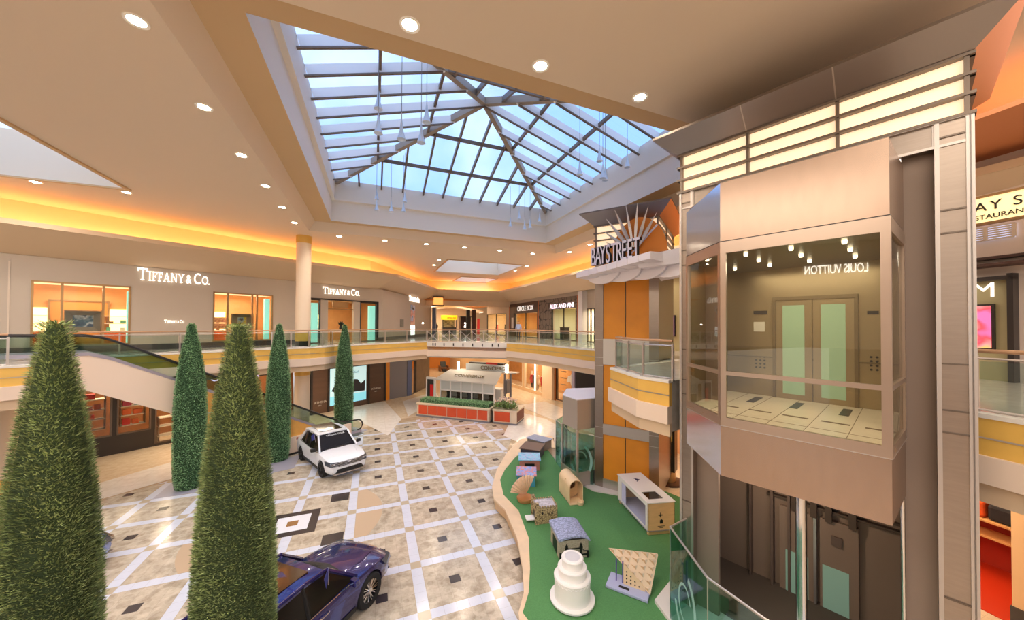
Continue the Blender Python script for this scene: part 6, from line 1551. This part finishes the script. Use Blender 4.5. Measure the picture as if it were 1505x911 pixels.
# flowers on a table in the entrance
s, z = TW.w(501,492,-1.2); t = thing('display_table', 'light wooden table inside the jeweller entrance', 'table', TW.p(s,-1.2,ZF))
MB(TW).box(s-1.0, s+.9, -1.6, -.9, ZF+.85, ZF+.92).build('tabletop', SHW, t)
for a in (-.95, .82):
    for b_ in (-1.55, -.98): MB(TW).box(s+a, s+a+.06, b_, b_+.06, ZF, ZF+.85).build('leg', BRASS, t)
p = TW.p(s, -1.2, ZF+.92); t = thing('flower_vase', 'dark vase with dark leafy stems on the table in the jeweller entrance', 'vase', p)
MB().lathe([(.09,0),(.14,.12),(.11,.3),(.07,.36),(0,.36)], p, 16).build('vase', BLACK, t, smooth=True)
mb = MB(); rnd = random.Random(3)
for i in range(60):
    a, e, L = rnd.uniform(0,6.28), rnd.uniform(.2,1.4), rnd.uniform(.2,.45); d = Vector((math.cos(a)*math.cos(e), math.sin(a)*math.cos(e), math.sin(e))); P0 = Vector(p)+Vector((0,0,.34)); P1 = P0+d*L; sd = Vector((-math.sin(a), math.cos(a), .2))*.05
    mb.add([tuple(P0), tuple((P0+P1)/2+sd), tuple(P1), tuple((P0+P1)/2-sd)], [(0,1,2,3)])
mb.build('leaves', mat('dark_leaf', (40,46,38), .7), t)

# ------------------------------------------------------------------ people
def person(label, x, y, z0, ang, H, top, legs, skin=(196,150,120), hair=(50,40,36), stride=.12):
    k = H/1.75
    t = thing('person', label, 'person', (x, y, z0))
    J = {'pel':(0,0,.95), 'wst':(0,0,1.08), 'cst':(0,.01,1.30), 'nck':(0,.0,1.47), 'hd0':(0,.02,1.56), 'hd1':(0,.03,1.66), 'hd2':(0,.02,1.73),
         'shl':(-.17,0,1.41), 'ell':(-.23,-.02,1.14), 'wrl':(-.24,.08,.92), 'hnl':(-.24,.12,.83), 'shr':(.17,0,1.41), 'elr':(.24,-.03,1.14), 'wrr':(.23,.08,.92), 'hnr':(.22,.13,.84),
         'hpl':(-.09,0,.9), 'knl':(-.1,stride*.6,.5), 'anl':(-.1,stride*.7,.08), 'tol':(-.1,stride*.7+.15,.03), 'hpr':(.09,0,.9), 'knr':(.1,-stride*.2,.5), 'anr':(.1,-stride,.08), 'tor':(.1,-stride+.15,.03)}
    Rr = {'pel':.13,'wst':.125,'cst':.145,'nck':.055,'hd0':.07,'hd1':.09,'hd2':.07,'shl':.065,'shr':.065,'ell':.045,'elr':.045,'wrl':.03,'wrr':.03,'hnl':.035,'hnr':.035,'hpl':.09,'hpr':.09,'knl':.06,'knr':.06,'anl':.04,'anr':.04,'tol':.035,'tor':.035}
    Ed = ['pel-wst','wst-cst','cst-nck','nck-hd0','hd0-hd1','hd1-hd2','cst-shl','shl-ell','ell-wrl','wrl-hnl','cst-shr','shr-elr','elr-wrr','wrr-hnr','pel-hpl','hpl-knl','knl-anl','anl-tol','pel-hpr','hpr-knr','knr-anr','anr-tor']
    N = list(J); me = bpy.data.meshes.new('body'); me.from_pydata([tuple(c*k for c in J[n]) for n in N], [(N.index(a), N.index(b)) for a, b in (e.split('-') for e in Ed)], [])
    o = bpy.data.objects.new('body', me); COL.objects.link(o)
    sk = o.modifiers.new('skin', 'SKIN'); sb = o.modifiers.new('sub', 'SUBSURF'); sb.levels = sb.render_levels = 2
    for i, n in enumerate(N):
        v = me.skin_vertices[0].data[i]; v.radius = (Rr[n]*k*(1.25 if n in ('cst','pel','wst') else 1), Rr[n]*k*(.85 if n in ('cst','pel','wst') else 1)); v.use_root = n == 'pel'
    dg = bpy.context.evaluated_depsgraph_get(); m2 = bpy.data.meshes.new_from_object(o.evaluated_get(dg)); bpy.data.objects.remove(o)
    for m in (mat('skin_%d' % skin[0], skin, .6), top, legs, mat('hair_dark', hair, .7), BLACK): m2.materials.append(m)
    for p in m2.polygons:
        c = p.center/k; p.use_smooth = True
        p.material_index = 3 if (c.z > 1.70 or (c.z > 1.60 and c.y < .0)) else 0 if c.z > 1.48 or (abs(c.x) > .2 and c.z < .9) else 4 if c.z < .09 else 2 if c.z < 1.0 and abs(c.x) < .2 else 1
    b = bpy.data.objects.new('body', m2); COL.objects.link(b); b.parent = t; OFF[b.name] = OFF[t.name]
    t.rotation_euler = (0, 0, R_(ang)); return t
x, y = G(762,500.5,ZF)
person('person in pale blue and white shirt and dark trousers walking on the right balcony', x, y, ZF, 150, 1.72, mat('shirt_blue', (176,190,226), .8), mat('trouser_dark', (58,60,74), .8))
x, y = G(655,489,ZF)
q = far(641,480,46); person('person in dark coat standing left of the yellow topped kiosk, far beyond the bridge', q[0], 46, ZF, 20, 1.7, mat('coat_dark', (70,64,66), .8), DARK, stride=.03)

# ------------------------------------------------------------------ downlights
nrm_i = 0
def downlight(x, y, where, group, power=60, r=.13, z=ZC):
    t = thing('downlight', where, 'downlight', (x, y, z-.03), group)
    MB().lathe([(r,z-.012),(r+.045,z-.02),(r+.05,z+.0)], (x,y,0), 28, cap=False).build('ring', mat('ring_white', (240,236,230), .4), t, smooth=True)
    MB().lathe([(r,z-.008),(0,z-.008)], (x,y,0), 24).build('lens', LAMP, t)
    if power: light('downlight_lamp', 'SPOT', (x, y, z-.05), power, (1,.88,.74), .12, spot=150, blend=.9)
ordn = ['nearest','second','third','fourth','fifth','sixth','seventh','eighth','ninth']
for k in range(6): downlight(-3.95, 8.1+2.62*k, 'recessed ceiling lamp, %s of the row left of the big skylight' % ordn[k], 'downlights left of the big skylight', 330)
for k in range(3): downlight(.55+2.6*k, 6.36, 'recessed ceiling lamp, %s from the left in the row before the big skylight' % ('first','second','third')[k], 'downlights before the big skylight', 330)
for k in range(6): downlight(-2.0+2.6*k, 23.45, 'recessed ceiling lamp, number %d from the left in the row behind the big skylight' % (k+1), 'downlights behind the big skylight', 330)
for k in range(4): downlight(13.25, 21.9-2.6*k, 'recessed ceiling lamp, %s from the back in the row right of the big skylight' % ordn[k].replace('nearest','first'), 'downlights right of the big skylight', 330)
for (x, y), w in (((-12.0,18.9),'left'), ((-9.45,18.95),'right')): downlight(x, y, 'recessed ceiling lamp behind the left skylight well, the %s of two' % w, 'downlights behind the left well', 200)
for i, (u, v) in enumerate(((645,382),(638,389.5),(774,391),(757,397.5))): x, y = G(u, v, ZC); downlight(x, y, 'recessed ceiling lamp beside the far square well, %s' % ('front left','rear left','front right','rear right')[i], 'downlights by the far well', 160)

# ------------------------------------------------------------------ pendants in the skylight
PG = mat('pendant_shade', (176,180,188), .3, .5, emit=(210,228,255), es=.12)
def pendant(u, v, ctr, label, grp):
    r = ray(u, v); k = (ctr[0]*_s+ctr[1]*_c)/(r[0]*_s+r[1]*_c); x, y, z = r[0]*k, r[1]*k, EYE+r[2]*k
    f = min(abs(x-X0), abs(X1-x), abs(y-Y0), abs(Y1-y)); zt = ZB+(AP[2]-ZB)*min(1, f/6.7)
    t = thing('pendant_lamp', label, 'pendant lamp', (x, y, z), grp)
    MB().tube([(x,y,z+.5),(x,y,zt-.1)], .008, 5).build('cable', STEELD, t)
    MB().lathe([(.015,z+.55),(.03,z+.45),(.05,z+.25),(.11,z+.02),(.12,z),(.1,z+.01),(0,z+.04)], (x,y,0), 18).build('shade', PG, t, smooth=True)
    MB().lathe([(.012,z+.53),(.012,z+.75)], (x,y,0), 8).build('stem', STEELW, t)
for nm, ctr, pts in (('near left', (.18,10.2), ((556,158),(556,194),(590,203),(619,208),(627,178))), ('far left', (.18,19.2), ((553.5,291),(553.5,307),(575,309),(593,309),(595,295))),
                     ('far right', (8.9,19.2), ((750,331),(763,320),(771,335),(779,333),(793,324))), ('near right', (8.9,10.6), ((852,255),(881,235),(886,260),(889.5,263),(922,244)))):
    pts = sorted(pts)
    for i, (u, v) in enumerate(pts): pendant(u, v+2, (ctr[0]+.25*math.sin(i*2), ctr[1]+.25*math.cos(i*2)), 'slender cone pendant, %s from the left in the %s cluster under the big skylight' % (('first','second','third','fourth','fifth')[i], nm), 'pendants of the %s cluster' % nm)

# ------------------------------------------------------------------ room behind the camera, as the metal and glass mirror it
struct(MB().box(-45, 45, -9.3, -9, 0, 5.6).build('wall_front', mat('wall_beige')))
struct(MB().box(-16.6, -16.3, -9, 7, 5.6, ZC).build('wall_left', WALLC))
def mirror_hit(u, v, X_=-16.25):
    r = Vector(ray(u, v)); n = Vector((TE.n[0], TE.n[1], 0)); p0 = Vector(TE.p(0, 1.56, 0)); c = Vector((0, 0, EYE))
    k = (p0-c).dot(n)/r.dot(n); h = c+r*k; r2 = r-2*r.dot(n)*n; return h+r2*((X_-h.x)/r2.x)
ma, mb_ = mirror_hit(1277, 392), mirror_hit(1192, 409)
wd = mb_.y-ma.y; zz_ = (ma.z+mb_.z)/2
tmp = text_mb('LOUIS VUITTO', 1, None, 0, 0, 0, place=lambda c: (c.x, c.y, c.z)); tw = max(q[0] for q in tmp.v)
tag(text_mb('LOUIS VUITTON', 1, None, 0, 0, 0, depth=.05, place=lambda c: (-16.27+c.z, ma.y+c.x*wd/tw, zz_+c.y*abs(wd)/tw*1.9)).build('shop_sign', mat('sign_mirror', (255,252,246), .5, emit=(255,250,240), es=9)), 'lit shop name seen only mirrored in the glass of the big lift cab', 'sign')

# ------------------------------------------------------------------ lamps and daylight
def cove_l(a, b, p):
    fr, ln = seg_fr(a, b); n = max(1, int(ln/6))
    for k in range(n):
        q = fr.p(ln*(k+.5)/n, -2.35, 11.02); light('cove_lamp', 'AREA', q, p, (1,.56,.21), ln/n*.98, .25, rot=(R_(180), 0, fr.ang))
for i in range(len(LP)-2): cove_l(LP[i], LP[i+1], 46)
light('tray_lamp', 'AREA', (-2.9, 14.8, 12.75), 0.1, (1,.8,.6), .2, 10)
for x, y, p, q in ((-7,1.5,800,8),(4,-3.5,650,9),(12,1,300,6),(-12.5,13.5,420,6)): light('ceiling_panel_lamp', 'AREA', (x,y,12.2), p, (1,.9,.78), q, q)  # added unseen area lights for warm fill, not real ceiling panels
for x, y, p in ((-9,24.2,160),(-3,27.5,160),(13.2,22,120),(13.5,30,120),(12,5,120)): light('soffit_lamp', 'AREA', (x,y,4.2), p, (1,.82,.6), 3, 1.6)

w = bpy.data.worlds.new('sky'); sc.world = w; w.use_nodes = True; nt = w.node_tree; nt.nodes.clear(); X.nt = nt
out = nt.nodes.new('ShaderNodeOutputWorld'); bg = nt.nodes.new('ShaderNodeBackground'); tc = nt.nodes.new('ShaderNodeTexCoord')
sp = nt.nodes.new('ShaderNodeSeparateXYZ'); nt.links.new(tc.outputs['Generated'], sp.inputs[0])
nz = nt.nodes.new('ShaderNodeTexNoise'); nz.inputs['Scale'].default_value = 2.6; nz.inputs['Detail'].default_value = 5; nt.links.new(tc.outputs['Generated'], nz.inputs['Vector'])
cl = X(nz.outputs['Fac'])
mr = nt.nodes.new('ShaderNodeMapRange'); mr.inputs['From Min'].default_value = .42; mr.inputs['From Max'].default_value = .66; nt.links.new(cl.s, mr.inputs['Value'])
skyc = mixc(X(mr.outputs[0]), lin((158,194,244)), lin((222,234,250)))
mh = nt.nodes.new('ShaderNodeMapRange'); mh.inputs['From Min'].default_value = .0; mh.inputs['From Max'].default_value = .35; nt.links.new(sp.outputs[2], mh.inputs['Value'])
skyc = mixc(X(mh.outputs[0]), lin((236,220,200)), skyc)
nt.links.new(skyc, bg.inputs['Color']); bg.inputs['Strength'].default_value = 1.6; nt.links.new(bg.outputs[0], out.inputs['Surface'])

# ------------------------------------------------------------------ camera and view
cam = bpy.data.cameras.new('camera'); co = bpy.data.objects.new('camera', cam); COL.objects.link(co); sc.camera = co
cam.sensor_width = 36; cam.sensor_fit = 'HORIZONTAL'; cam.lens = F_PX/1505*36; cam.shift_y = (CY-455.5)/1505; cam.clip_end = 300
rx, rc, ru_ = Vector(ray(CX+F_PX, CY)), Vector(ray(CX, CY)), Vector(ray(CX, CY-F_PX))
Xa = (rx-rc).normalized(); Ya = (ru_-rc).normalized(); Za = -rc.normalized()
M = Matrix((Xa, Ya, Za)).transposed().to_4x4(); M.translation = Vector((0,0,EYE)); co.matrix_world = M
vs = sc.view_settings; vs.view_transform = 'Standard'; vs.look = 'None'; vs.gamma = 1; vs.use_curve_mapping = False; vs.exposure = EXPO
sc.cycles.use_denoising = True; sc.cycles.max_bounces = 8; sc.cycles.transparent_max_bounces = 16; sc.cycles.sample_clamp_indirect = 6
sc.cycles.caustics_reflective = False; sc.cycles.caustics_refractive = False
